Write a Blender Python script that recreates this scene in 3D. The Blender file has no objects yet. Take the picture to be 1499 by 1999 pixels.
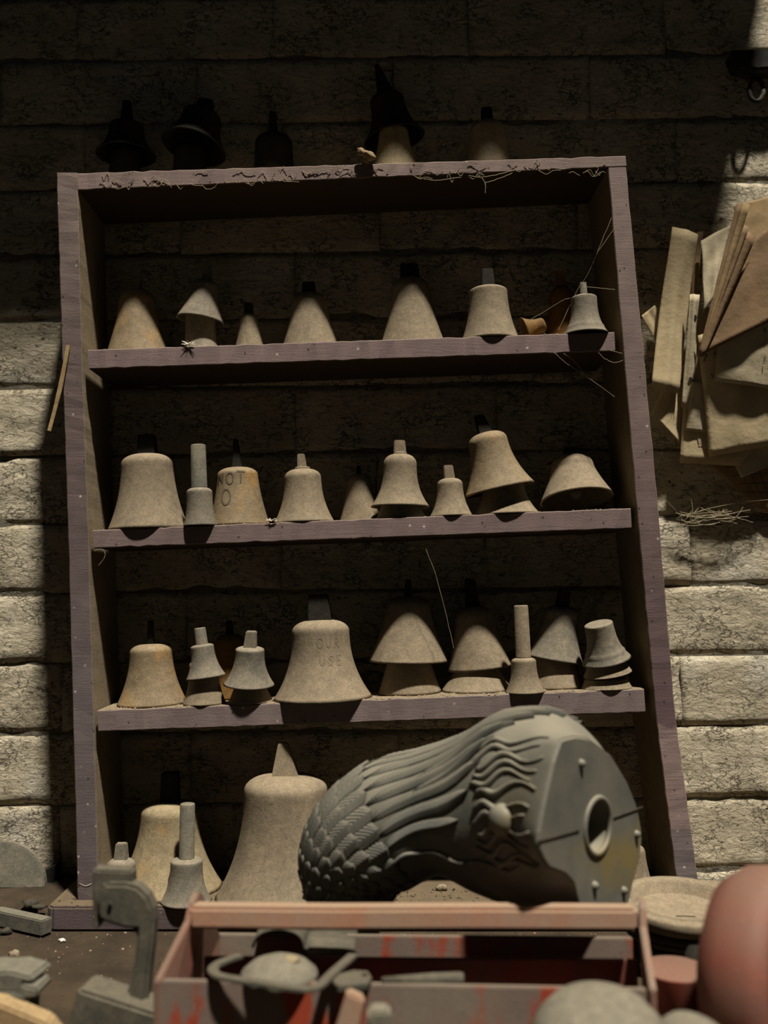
import bpy, bmesh, math, random
from mathutils import Vector, Matrix, noise, Euler
random.seed(7)
R = math.radians
SC = bpy.context.scene
COL = SC.collection

# ------------------------------------------------------------------ camera
F = 1900.0                       # focal length in pixels of the 1499 x 1999 frame
CAM = Vector((0.0, -1.9, 0.634))
TH = math.atan(150 / F)
cd = bpy.data.cameras.new('camera'); cam = bpy.data.objects.new('camera', cd); COL.objects.link(cam)
cd.sensor_fit = 'VERTICAL'; cd.sensor_height = 36.0; cd.lens = 36.0 * F / 1999.0
cam.location = CAM; cam.rotation_euler = (math.pi / 2 + TH, 0, 0)
cd.dof.use_dof = True; cd.dof.focus_distance = 1.93; cd.dof.aperture_fstop = 1.7
cd.clip_start = 0.02
SC.camera = cam
# ------------------------------------------------------------------ world, sun, exposure
w = bpy.data.worlds.new('world'); SC.world = w; w.use_nodes = True
bg = w.node_tree.nodes['Background']; bg.inputs[0].default_value = (0.86, 0.95, 1.0, 1); bg.inputs[1].default_value = 0.0145
SUN = Vector((-0.52, 1.0, -2.85))
sd = bpy.data.lights.new('sun', 'SUN'); sd.energy = 6.8; sd.angle = R(3.2); sd.color = (1.0, 0.94, 0.84)
so = bpy.data.objects.new('sun', sd); COL.objects.link(so)
so.rotation_euler = SUN.to_track_quat('-Z', 'Y').to_euler(); so.location = (1, -2, 5)
SC.view_settings.view_transform = 'Standard'; SC.view_settings.look = 'None'
SC.view_settings.exposure = 0.0; SC.view_settings.gamma = 1.0; SC.view_settings.use_curve_mapping = False

# ------------------------------------------------------------------ measuring helpers
FW = Vector((0, math.cos(TH), math.sin(TH))); UP = Vector((0, -math.sin(TH), math.cos(TH))); RT = Vector((1, 0, 0))
def ray(px, py): return FW + RT * ((px - 749.5) / F) + UP * ((999.5 - py) / F)
def P(px, py, Y):
    d = ray(px, py); return CAM + d * ((Y - CAM.y) / d.y)
def PZ(px, py, z):
    d = ray(px, py); return CAM + d * ((z - CAM.z) / d.z)
def mpp(p): return (p - CAM).dot(FW) / F          # metres per pixel at a point

# ------------------------------------------------------------------ materials
def lin(c): return tuple(((v / 255) / 12.92 if v <= 10 else ((v / 255 + 0.055) / 1.055) ** 2.4) for v in c) + (1,)
class NT:
    def __init__(s, name):
        s.m = bpy.data.materials.new(name); s.m.use_nodes = True; s.t = s.m.node_tree
        s.b = s.t.nodes['Principled BSDF']; s.b.inputs['Specular IOR Level'].default_value = 0.25
        s.tc = s.t.nodes.new('ShaderNodeTexCoord'); s.geo = s.t.nodes.new('ShaderNodeNewGeometry')
    def link(s, a, b): s.t.links.new(a, b)
    def mapping(s, coord='Object', scale=(1, 1, 1), rnd=False):
        m = s.t.nodes.new('ShaderNodeMapping'); m.inputs['Scale'].default_value = scale
        s.link(s.tc.outputs[coord], m.inputs['Vector'])
        if rnd:
            oi = s.t.nodes.new('ShaderNodeObjectInfo'); mu = s.t.nodes.new('ShaderNodeMath'); mu.operation = 'MULTIPLY'
            mu.inputs[1].default_value = 37.0; s.link(oi.outputs['Random'], mu.inputs[0]); s.link(mu.outputs[0], m.inputs['Location'])
        return m.outputs[0]
    def noise(s, vec, scale, detail=6, rough=0.6, dist=0.0):
        n = s.t.nodes.new('ShaderNodeTexNoise'); n.inputs['Scale'].default_value = scale; n.inputs['Detail'].default_value = detail
        n.inputs['Roughness'].default_value = rough; n.inputs['Distortion'].default_value = dist; s.link(vec, n.inputs['Vector']); return n.outputs['Fac']
    def ramp(s, fac, stops):
        r = s.t.nodes.new('ShaderNodeValToRGB'); e = r.color_ramp.elements
        while len(e) < len(stops): e.new(0.5)
        for i, (p, c) in enumerate(stops):
            e[i].position = p; e[i].color = c if len(c) == 4 else tuple(c) + (1,)
        s.link(fac, r.inputs[0]); return r.outputs[0]
    def mask(s, fac, a, b):
        if a > b: return s.ramp(fac, [(b, (1, 1, 1, 1)), (a, (0, 0, 0, 1))])
        return s.ramp(fac, [(a, (0, 0, 0, 1)), (b, (1, 1, 1, 1))])
    def mix(s, fac, a, b, mode='MIX'):
        m = s.t.nodes.new('ShaderNodeMix'); m.data_type = 'RGBA'; m.blend_type = mode
        for k, v in ((0, fac), (6, a), (7, b)):
            if isinstance(v, (int, float)): m.inputs[k].default_value = v
            elif isinstance(v, tuple): m.inputs[k].default_value = v
            else: s.link(v, m.inputs[k])
        return m.outputs[2]
    def math(s, op, a, b=None):
        m = s.t.nodes.new('ShaderNodeMath'); m.operation = op
        for k, v in ((0, a), (1, b)):
            if v is None: continue
            if isinstance(v, (int, float)): m.inputs[k].default_value = v
            else: s.link(v, m.inputs[k])
        return m.outputs[0]
    def normal(s, axis):
        x = s.t.nodes.new('ShaderNodeSeparateXYZ'); s.link(s.geo.outputs['Normal'], x.inputs[0]); return x.outputs[axis]
    def pos(s, axis):
        x = s.t.nodes.new('ShaderNodeSeparateXYZ'); s.link(s.geo.outputs['Position'], x.inputs[0]); return x.outputs[axis]
    def bump(s, h, dist, strength=1.0, prev=None):
        b = s.t.nodes.new('ShaderNodeBump'); b.inputs['Distance'].default_value = dist; b.inputs['Strength'].default_value = strength
        s.link(h, b.inputs['Height'])
        if prev: s.link(prev, b.inputs['Normal'])
        return b.outputs[0]
    def out(s, col, nrm=None, rough=0.9, metal=0.0):
        if isinstance(col, tuple): s.b.inputs['Base Color'].default_value = col
        else: s.link(col, s.b.inputs['Base Color'])
        if nrm: s.link(nrm, s.b.inputs['Normal'])
        if isinstance(rough, (int, float)): s.b.inputs['Roughness'].default_value = rough
        else: s.link(rough, s.b.inputs['Roughness'])
        s.b.inputs['Metallic'].default_value = metal
        return s.m

def dusty(name, base, dust, amount=0.55, gold=None, rough=0.85, speck=True, fine=420, bump=0.00035, goldrange=(0.60, 0.72)):
    n = NT(name); v = n.mapping(rnd=True)
    big = n.noise(v, 22, 5, 0.6)
    col = n.mix(n.mask(big, amount - 0.2, amount + 0.2), lin(base), lin(dust))
    if gold:
        col = n.mix(n.mask(n.noise(v, 14, 3, 0.5), *goldrange), col, lin(gold))
    # dust settles on what faces up
    up = n.math('MULTIPLY', n.mask(n.normal(2), 0.25, 0.9), 0.8)
    col = n.mix(up, col, lin(tuple(min(255, int(x * 1.02)) for x in dust)))
    fn = n.noise(v, fine, 5, 0.75)
    col = n.mix(0.75, col, n.ramp(fn, [(0.34, (0.4, 0.38, 0.36, 1)), (0.55, (1, 1, 1, 1))]), 'MULTIPLY')
    md = n.noise(v, 75, 6, 0.7, 0.5); col = n.mix(0.6, col, n.ramp(md, [(0.35, (0.6, 0.6, 0.6, 1)), (0.62, (1.08, 1.06, 1.02, 1))]), 'MULTIPLY')
    if speck:
        vo = n.t.nodes.new('ShaderNodeTexVoronoi'); vo.inputs['Scale'].default_value = 150; n.link(v, vo.inputs['Vector'])
        col = n.mix(n.math('MULTIPLY', n.mask(vo.outputs['Distance'], 0.09, 0.03), 0.6), col, lin((45, 38, 28)))
    b = n.bump(fn, bump, 0.8); b = n.bump(n.noise(v, 60, 6, 0.65), 0.0022, 0.5, b)
    return n.out(col, b, rough)

M = {}
M['tan'] = dusty('dusty_tan_bell', (126, 113, 93), (148, 133, 109))
M['gold'] = dusty('dusty_brass_bell', (124, 108, 82), (146, 129, 102), gold=(160, 128, 80), rough=0.7, goldrange=(0.52, 0.68))
M['grey'] = dusty('dusty_grey_bell', (110, 105, 93), (142, 131, 112))
M['pale'] = dusty('dusty_pale_bell', (142, 127, 98), (156, 141, 111), gold=(168, 136, 86), goldrange=(0.58, 0.75))
M['dark'] = dusty('shade_dark_bell', (34, 30, 23), (54, 47, 36), amount=0.6)  # shade put into the colour of the top bells and upper stems
M['amber'] = dusty('old_amber_bell', (120, 82, 30), (120, 98, 64), amount=0.6, gold=(176, 112, 36))
M['steel'] = dusty('dusty_steel', (98, 96, 86), (128, 121, 104), amount=0.5)
M['iron'] = dusty('dark_iron', (40, 38, 33), (74, 68, 55), amount=0.6)
M['grime'] = dusty('grimy_grey_metal', (74, 72, 63), (102, 96, 81), amount=0.55)
M['redpaint'] = None

def paint_wood(name, stops, dust=(146, 130, 104), z0=0.0, z1=1.5):
    n = NT(name); v = n.mapping('Object')
    mr = n.t.nodes.new('ShaderNodeMapRange'); mr.inputs['From Min'].default_value = z0; mr.inputs['From Max'].default_value = z1
    n.link(n.pos(2), mr.inputs['Value'])
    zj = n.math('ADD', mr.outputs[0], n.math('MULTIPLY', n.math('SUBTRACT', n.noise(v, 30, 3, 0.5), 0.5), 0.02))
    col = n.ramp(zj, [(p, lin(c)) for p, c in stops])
    col = n.mix(0.8, col, n.ramp(n.noise(v, 16, 5, 0.6), [(0.3, (0.72, 0.7, 0.7, 1)), (0.7, (1.12, 1.1, 1.08, 1))]), 'MULTIPLY')
    gr = n.mapping('Object', (6, 90, 90)); col = n.mix(0.18, col, n.ramp(n.noise(gr, 3.0, 5, 0.7, 1.5), [(0.35, (0.6, 0.58, 0.58, 1)), (0.6, (1, 1, 1, 1))]), 'MULTIPLY')
    # chips and nicks through the paint
    vo = n.t.nodes.new('ShaderNodeTexVoronoi'); vo.inputs['Scale'].default_value = 55; n.link(n.mapping('Object', (1, 1, 0.6)), vo.inputs['Vector'])
    col = n.mix(n.math('MULTIPLY', n.mask(vo.outputs['Distance'], 0.12, 0.06), 0.9), col, lin((46, 36, 30)))
    vo2 = n.t.nodes.new('ShaderNodeTexVoronoi'); vo2.inputs['Scale'].default_value = 31; n.link(v, vo2.inputs['Vector'])
    col = n.mix(n.math('MULTIPLY', n.mask(vo2.outputs['Distance'], 0.10, 0.05), 0.8), col, lin((190, 180, 160)))
    # only the front edges are painted: the other faces are bare and dusty
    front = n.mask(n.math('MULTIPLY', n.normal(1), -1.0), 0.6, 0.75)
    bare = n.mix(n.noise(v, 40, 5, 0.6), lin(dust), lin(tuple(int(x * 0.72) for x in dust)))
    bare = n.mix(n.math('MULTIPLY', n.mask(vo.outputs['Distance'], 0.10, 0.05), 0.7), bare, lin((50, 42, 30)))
    under = n.mask(n.math('MULTIPLY', n.normal(2), -1.0), 0.5, 0.7); bare = n.mix(under, bare, lin((58, 46, 34)))      # undusted undersides, colour darkened to deepen the shade below boards
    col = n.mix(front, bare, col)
    b = n.bump(n.noise(v, 320, 4, 0.7), 0.0012, 0.6); b = n.bump(n.noise(gr, 2.2, 4, 0.6, 1.0), 0.0012, 0.4, b)
    nick = n.mask(n.noise(n.mapping('Object', (1, 1, 1)), 95, 4, 0.7, 1.2), 0.70, 0.74); col = n.mix(n.math('MULTIPLY', nick, 0.75), col, lin((44, 34, 28)))
    return n.out(col, b, 0.8)
MV = [(0.0, (120, 106, 104)), (0.35, (121, 107, 104)), (0.5, (122, 105, 102)), (0.8, (128, 110, 107)), (1.0, (134, 116, 109))]
M['board'] = paint_wood('mauve_painted_board', MV)
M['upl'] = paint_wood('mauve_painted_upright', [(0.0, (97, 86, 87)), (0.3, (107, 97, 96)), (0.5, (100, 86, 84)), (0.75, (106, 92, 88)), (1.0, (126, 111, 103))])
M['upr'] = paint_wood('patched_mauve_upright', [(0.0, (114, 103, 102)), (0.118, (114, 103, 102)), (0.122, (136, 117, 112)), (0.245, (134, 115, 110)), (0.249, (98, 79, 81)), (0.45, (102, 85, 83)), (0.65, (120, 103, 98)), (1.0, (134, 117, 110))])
M['plinth'] = paint_wood('purple_grey_base', [(0, (88, 76, 77)), (1, (88, 76, 77))], dust=(112, 96, 74))

def wallmat(name, tone=1.0):
    n = NT(name); v = n.mapping('Object', rnd=(name == 'brick')); vw = n.mapping('Object', (1.0, 1.0, 1.9), rnd=(name == 'brick'))
    a, b_ = tuple(int(x * tone) for x in (206, 194, 168)), tuple(int(x * tone) for x in (182, 170, 144))
    col = n.mix(n.mask(n.noise(v, 9, 5, 0.6), 0.35, 0.65), lin(a), lin(b_))
    col = n.mix(n.math('MULTIPLY', n.mask(n.noise(v, 5, 3, 0.5), 0.60, 0.75), 0.5), col, lin((212, 208, 196)))
    # flaking paint: ragged dark cracks and pits
    dv = n.t.nodes.new('ShaderNodeTexNoise'); dv.inputs['Scale'].default_value = 24; dv.inputs['Detail'].default_value = 4; n.link(vw, dv.inputs['Vector'])
    ad = n.t.nodes.new('ShaderNodeMix'); ad.data_type = 'RGBA'; ad.blend_type = 'LINEAR_LIGHT'; ad.inputs[0].default_value = 0.07
    n.link(vw, ad.inputs[6]); n.link(dv.outputs['Color'], ad.inputs[7])
    vo = n.t.nodes.new('ShaderNodeTexVoronoi'); vo.feature = 'DISTANCE_TO_EDGE'; vo.inputs['Scale'].default_value = 26; n.link(ad.outputs[2], vo.inputs['Vector'])
    cr = n.math('MULTIPLY', n.mask(vo.outputs['Distance'], 0.06, 0.015), n.mask(n.noise(v, 13, 4, 0.6), 0.46, 0.58))
    pit = n.mask(n.noise(vw, 75, 5, 0.65, 0.8), 0.605, 0.68)
    pit2 = n.mask(n.noise(vw, 190, 3, 0.6), 0.66, 0.74)
    d = n.math('MAXIMUM', cr, n.math('MAXIMUM', pit, n.math('MULTIPLY', pit2, 0.7)))
    col = n.mix(n.math('MULTIPLY', d, 0.8), col, lin((66, 54, 38)))
    h = n.math('SUBTRACT', n.noise(vw, 45, 7, 0.65, 0.6), n.math('MULTIPLY', d, 0.55))
    bb = n.bump(h, 0.014, 1.0); bb = n.bump(n.noise(v, 420, 4, 0.7), 0.0012, 0.6, bb)
    return n.out(col, bb, 0.92)
M['brick'] = wallmat('brick'); M['mortar'] = wallmat('mortar', 0.62)

def benchmat():
    n = NT('dusty_bench'); v = n.mapping('Object')
    col = n.mix(n.mask(n.noise(v, 8, 5, 0.6), 0.35, 0.65), lin((58, 48, 36)), lin((84, 70, 52)))
    f = n.noise(v, 160, 6, 0.75)
    col = n.mix(n.mask(f, 0.60, 0.72), col, lin((52, 42, 30))); col = n.mix(n.mask(f, 0.40, 0.30), col, lin((118, 100, 74)))
    col = n.mix(n.math('MULTIPLY', n.mask(n.noise(v, 30, 4, 0.6), 0.62, 0.72), 0.4), col, lin((104, 66, 42)))
    b = n.bump(f, 0.006, 1.0); b = n.bump(n.noise(v, 25, 5, 0.6), 0.008, 0.6, b)
    return n.out(col, b, 0.95)
M['bench'] = benchmat()

def redmat(name, red, worn, dust, wear=(0.45, 0.6), drange=(0.4, 0.65)):
    n = NT(name); v = n.mapping('Object'); vs = n.mapping('Object', (1.4, 1.4, 0.5))
    col = n.mix(n.mask(n.noise(vs, 13, 4, 0.55), *wear), lin(red), lin(worn))
    col = n.mix(n.math('MULTIPLY', n.mask(n.noise(v, 7, 5, 0.6), *drange), 0.75), col, lin(dust))
    up = n.math('MULTIPLY', n.mask(n.normal(2), 0.3, 0.9), 0.85); col = n.mix(up, col, lin(dust))
    f = n.noise(v, 260, 4, 0.7); col = n.mix(0.35, col, n.ramp(f, [(0.3, (0.5, 0.5, 0.5, 1)), (0.6, (1, 1, 1, 1))]), 'MULTIPLY')
    return n.out(col, n.bump(f, 0.0008, 0.6), 0.65)
M['red'] = redmat('worn_red_paint', (150, 62, 40), (116, 100, 90), (126, 114, 98), (0.40, 0.47), (0.50, 0.66))
M['redend'] = redmat('scuffed_red_end', (150, 70, 52), (128, 92, 78), (128, 108, 90), (0.36, 0.5), (0.4, 0.65))
M['redin'] = redmat('faded_red_paint', (140, 66, 52), (114, 74, 64), (128, 106, 90), (0.4, 0.6), (0.5, 0.8))
M['redwood'] = redmat('pinkish_handle', (170, 118, 94), (162, 130, 110), (156, 132, 108), (0.4, 0.6), (0.35, 0.7))
M['redtin'] = redmat('dull_red_tin', (132, 66, 52), (116, 76, 64), (124, 96, 80), (0.4, 0.65), (0.45, 0.8))

def papermat(name, a, b, rough=0.9):
    n = NT(name); v = n.mapping('Object', rnd=True)
    col = n.mix(n.mask(n.noise(v, 16, 5, 0.6), 0.3, 0.7), lin(a), lin(b))
    col = n.mix(n.math('MULTIPLY', n.mask(n.noise(v, 120, 4, 0.7), 0.66, 0.74), 0.7), col, lin((80, 62, 38)))
    col = n.mix(0.3, col, n.ramp(n.noise(v, 700, 2, 0.6), [(0.3, (0.6, 0.6, 0.6, 1)), (0.6, (1, 1, 1, 1))]), 'MULTIPLY')
    return n.out(col, n.bump(n.noise(v, 30, 5, 0.6), 0.004, 0.5), rough)
M['paper'] = papermat('aged_paper', (190, 172, 136), (166, 148, 114))
M['paperw'] = papermat('greyish_paper', (184, 170, 140), (160, 148, 122))
M['paperd'] = papermat('stained_paper', (150, 126, 88), (120, 100, 70))
M['paperb'] = papermat('brown_dusty_paper', (138, 112, 82), (108, 88, 64))
def flat(name, c, rough=0.9):
    n = NT(name); return n.out(lin(c), None, rough)
M['ink'] = flat('pencil_ink', (58, 48, 36)); M['faint'] = flat('faint_marking', (112, 100, 82)); M['mark'] = flat('grey_marker', (92, 82, 66))
M['blue'] = flat('graph_line', (70, 54, 38))
M['web'] = flat('cobweb_silk', (150, 138, 112)); M['white'] = flat('white_fluff', (225, 218, 200)); M['chalk'] = flat('chalk_scratch', (176, 164, 150))
M['stick'] = dusty('split_wood', (150, 124, 88), (168, 144, 104), speck=False)
M['slate'] = dusty('grey_weathered_wood', (90, 89, 82), (118, 113, 98))
M['black'] = dusty('charred_black', (20, 19, 17), (48, 44, 36), amount=0.65)
M['moth'] = dusty('pale_brown_scrap', (134, 112, 84), (168, 146, 112))

def owlmat():
    n = NT('grey_moulded_plastic'); v = n.mapping('Object')
    col = n.mix(n.mask(n.noise(v, 10, 5, 0.6), 0.35, 0.65), lin((84, 84, 77)), lin((106, 102, 90)))
    col = n.mix(n.math('MULTIPLY', n.mask(n.noise(v, 7, 3, 0.5), 0.60, 0.70), 0.6), col, lin((122, 104, 44)))
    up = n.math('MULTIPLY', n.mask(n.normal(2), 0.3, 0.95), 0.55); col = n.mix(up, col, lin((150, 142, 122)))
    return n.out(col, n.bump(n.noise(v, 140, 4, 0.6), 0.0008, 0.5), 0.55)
M['owl'] = owlmat()
def feathermat():
    n = NT('grey_feather_relief'); v = n.mapping('UV')
    col = n.mix(n.mask(n.noise(n.mapping('Object'), 12, 5, 0.6), 0.35, 0.65), lin((84, 85, 78)), lin((110, 107, 96)))
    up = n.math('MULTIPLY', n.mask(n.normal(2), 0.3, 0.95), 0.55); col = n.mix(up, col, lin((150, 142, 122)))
    wv = n.t.nodes.new('ShaderNodeTexWave'); wv.inputs['Scale'].default_value = 1.0; wv.inputs['Distortion'].default_value = 0.6; wv.inputs['Detail'].default_value = 1.0
    n.link(v, wv.inputs['Vector'])
    return n.out(col, n.bump(wv.outputs['Fac'], 0.0022, 0.8), 0.55)
M['feather'] = feathermat()

# ------------------------------------------------------------------ mesh helpers
def mesh_obj(name, verts, faces, mat, parent=None, smooth=False, bevel=0, uv=None):
    me = bpy.data.meshes.new(name); me.from_pydata([tuple(v) for v in verts], [], faces); me.update()
    if bevel:
        bm = bmesh.new(); bm.from_mesh(me); bmesh.ops.recalc_face_normals(bm, faces=bm.faces)
        es = [e for e in bm.edges if len(e.link_faces) == 2 and e.calc_face_angle(0) > 0.5]
        bmesh.ops.bevel(bm, geom=es, offset=bevel, segments=2, affect='EDGES', clamp_overlap=True)
        bm.to_mesh(me); bm.free()
    else:
        bm = bmesh.new(); bm.from_mesh(me); bmesh.ops.recalc_face_normals(bm, faces=bm.faces); bm.to_mesh(me); bm.free()
    if smooth:
        for p in me.polygons: p.use_smooth = True
    me.materials.append(mat)
    o = bpy.data.objects.new(name, me); COL.objects.link(o)
    if parent: o.parent = parent
    return o
def tag(o, label=None, cat=None, group=None, kind=None):
    for k, v in (('label', label), ('category', cat), ('group', group), ('kind', kind)):
        if v: o[k] = v
    return o
def empty(name, loc, rot=(0, 0, 0)):
    o = bpy.data.objects.new(name, None); COL.objects.link(o); o.location = loc; o.rotation_euler = rot; o.empty_display_size = 0.02; return o
def prism(name, front, back, mat, parent=None, bevel=0, smooth=False):
    """front and back: matching loops of points"""
    n = len(front); v = list(front) + list(back)
    f = [tuple(range(n)), tuple(range(2 * n - 1, n - 1, -1))] + [(i, i + n, (i + 1) % n + n, (i + 1) % n) for i in range(n)]
    return mesh_obj(name, v, f, mat, parent, smooth, bevel)
def extr(name, pts, off, mat, parent=None, bevel=0):
    off = Vector(off); return prism(name, [Vector(p) for p in pts], [Vector(p) + off for p in pts], mat, parent, bevel)
def box(name, lo, hi, mat, parent=None, bevel=0):
    x0, y0, z0 = lo; x1, y1, z1 = hi
    return extr(name, [(x0, y0, z0), (x1, y0, z0), (x1, y0, z1), (x0, y0, z1)], (0, y1 - y0, 0), mat, parent, bevel)
def lathe_mesh(name, prof, n=56):
    v = []; f = []
    for r, z in prof:
        for k in range(n):
            a = 2 * math.pi * k / n; v.append((r * math.cos(a), r * math.sin(a), z))
    for i in range(len(prof) - 1):
        for k in range(n):
            f.append((i * n + k, i * n + (k + 1) % n, (i + 1) * n + (k + 1) % n, (i + 1) * n + k))
    return v, f
def lathe(name, prof, mat, parent=None, n=56, closed=False):
    v, f = lathe_mesh(name, prof, n)
    m = len(prof)
    if closed: f += [((m - 1) * n + k, (m - 1) * n + (k + 1) % n, (k + 1) % n, k) for k in range(n)]
    else:
        f.append(tuple(range(n - 1, -1, -1))); f.append(tuple((m - 1) * n + k for k in range(n)))
    o = mesh_obj(name, v, f, mat, parent, True)
    return o
def tube_data(pts, r, n=6, taper=None):
    v = []; f = []
    for i, p in enumerate(pts):
        p = Vector(p); t = (Vector(pts[min(i + 1, len(pts) - 1)]) - Vector(pts[max(i - 1, 0)])).normalized()
        a = t.orthogonal().normalized() if abs(t.z) > 0.9 else t.cross(Vector((0, 0, 1))).normalized(); b = t.cross(a)
        rr = r if taper is None else r * taper[i]
        for k in range(n):
            an = 2 * math.pi * k / n; v.append(p + a * math.cos(an) * rr + b * math.sin(an) * rr)
    for i in range(len(pts) - 1):
        for k in range(n): f.append((i * n + k, i * n + (k + 1) % n, (i + 1) * n + (k + 1) % n, (i + 1) * n + k))
    f.append(tuple(range(n))); f.append(tuple((len(pts) - 1) * n + k for k in range(n)))
    return v, f
def tube(name, pts, r, mat, parent=None, n=8, taper=None):
    v, f = tube_data(pts, r, n, taper); return mesh_obj(name, v, f, mat, parent, True)
def merge(parts):
    V = []; Fc = []
    for v, f in parts:
        o = len(V); V += list(v); Fc += [tuple(i + o for i in q) for q in f]
    return V, Fc
def bar(name, pts, w, h, mat, parent=None, upv=(0, 0, 1), bevel=0.001, closed=False):
    """rectangular bar swept along points, w across, h along upv"""
    upv = Vector(upv); v = []; f = []; m = len(pts)
    for i, p in enumerate(pts):
        p = Vector(p)
        a = pts[(i - 1) % m] if closed else pts[max(i - 1, 0)]; b = pts[(i + 1) % m] if closed else pts[min(i + 1, m - 1)]
        t = (Vector(b) - Vector(a)).normalized(); s = t.cross(upv).normalized()
        for sx, sz in ((-1, -1), (1, -1), (1, 1), (-1, 1)): v.append(p + s * (sx * w / 2) + upv * (sz * h / 2))
    for i in range(m if closed else m - 1):
        j = (i + 1) % m
        for k in range(4): f.append((i * 4 + k, i * 4 + (k + 1) % 4, j * 4 + (k + 1) % 4, j * 4 + k))
    if not closed: f += [(0, 1, 2, 3), tuple((m - 1) * 4 + k for k in range(4))]
    return mesh_obj(name, v, f, mat, parent, False, bevel)
def smoothpath(pts, k=6):
    """Catmull-Rom through points"""
    P_ = [Vector(p) for p in pts]; out = []
    for i in range(len(P_) - 1):
        p0, p1, p2, p3 = P_[max(i - 1, 0)], P_[i], P_[i + 1], P_[min(i + 2, len(P_) - 1)]
        for q in range(k):
            t = q / k
            out.append(0.5 * ((2 * p1) + (p2 - p0) * t + (2 * p0 - 5 * p1 + 4 * p2 - p3) * t * t + (3 * p1 - p0 - 3 * p2 + p3) * t ** 3))
    out.append(P_[-1]); return out
# strokes for hand lettering, on a unit cell
GL = {'N': [[(0, 0), (0.05, 1), (0.75, 0.05), (0.78, 1)]], 'O': [[(0.4 + 0.4 * math.cos(a * 0.5236 + 1.6), 0.5 + 0.5 * math.sin(a * 0.5236 + 1.6)) for a in range(13)]],
      'T': [[(0, 1), (0.9, 0.95)], [(0.45, 0.97), (0.4, 0)]], '7': [[(0.05, 0.95), (0.7, 1), (0.3, 0)]], '9': [[(0.65, 0.8), (0.35, 1), (0.1, 0.75), (0.35, 0.5), (0.65, 0.75), (0.6, 0)]],
      '3': [[(0.1, 0.95), (0.6, 0.95), (0.3, 0.55), (0.65, 0.3), (0.45, 0.02), (0.1, 0.1)]], 'S': [[(0.65, 0.9), (0.3, 1), (0.1, 0.75), (0.6, 0.4), (0.5, 0.05), (0.1, 0.05)]],
      '2': [[(0.1, 0.8), (0.35, 1), (0.6, 0.75), (0.1, 0.05), (0.7, 0.05)]], '1': [[(0.3, 1), (0.3, 0)]], '4': [[(0.3, 1), (0.1, 0.45), (0.7, 0.5)], [(0.55, 0.85), (0.5, 0)]],
      'U': [[(0.05, 1), (0.1, 0.2), (0.4, 0), (0.65, 0.25), (0.7, 1)]], 'R': [[(0.1, 0), (0.1, 1), (0.55, 0.9), (0.55, 0.6), (0.1, 0.5), (0.7, 0)]],
      'E': [[(0.65, 1), (0.1, 1), (0.1, 0), (0.65, 0)], [(0.1, 0.5), (0.5, 0.5)]]}
def strokes(text, h, adv=0.95):
    out = []; x = 0
    for ch in text:
        if ch != ' ':
            for s in GL[ch]: out.append([(x + a * h * 0.8, b * h) for a, b in s])
        x += adv * h
    return out
def ink(name, lines, wdt, fmap, mat, parent, sub=3):
    """thin raised ribbons following fmap(u, v) -> point"""
    V = []; Fc = []
    for L in lines:
        q = []
        for i in range(len(L) - 1):
            for k in range(sub): t = k / sub; q.append((L[i][0] * (1 - t) + L[i + 1][0] * t, L[i][1] * (1 - t) + L[i + 1][1] * t))
        q.append(L[-1]); o = len(V)
        for i, (u, v) in enumerate(q):
            a = q[max(i - 1, 0)]; b = q[min(i + 1, len(q) - 1)]; dx, dy = b[0] - a[0], b[1] - a[1]; l = math.hypot(dx, dy) or 1
            nx, ny = -dy / l * wdt / 2, dx / l * wdt / 2
            V += [fmap(u + nx, v + ny), fmap(u - nx, v - ny)]
        Fc += [(o + 2 * i, o + 2 * i + 2, o + 2 * i + 3, o + 2 * i + 1) for i in range(len(q) - 1)]
    return mesh_obj(name, V, Fc, mat, parent)
# ================================================================== the setting
WY = 0.20                                            # face of the wall
def st(o): return tag(o, kind='structure')
CEIL = 2.46; CY = WY - (CEIL - P(60, 690, WY).z) / 2.85
xe = P(1455, 200, WY); XE = xe.x + 0.52 * (CEIL - xe.z) / 2.85
WX0, WX1 = -1.45, 1.55
wall = st(box('wall_back', (WX0, WY + 0.0045, -0.85), (WX1, WY + 0.14, CEIL + 0.1), M['mortar']))
st(box('ceiling', (WX0, CY, CEIL), (XE, WY + 0.14, CEIL + 0.06), M['mortar']))
st(box('floor', (-1.8, -2.6, -0.9), (1.8, WY + 0.14, -0.85), M['bench']))
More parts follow.
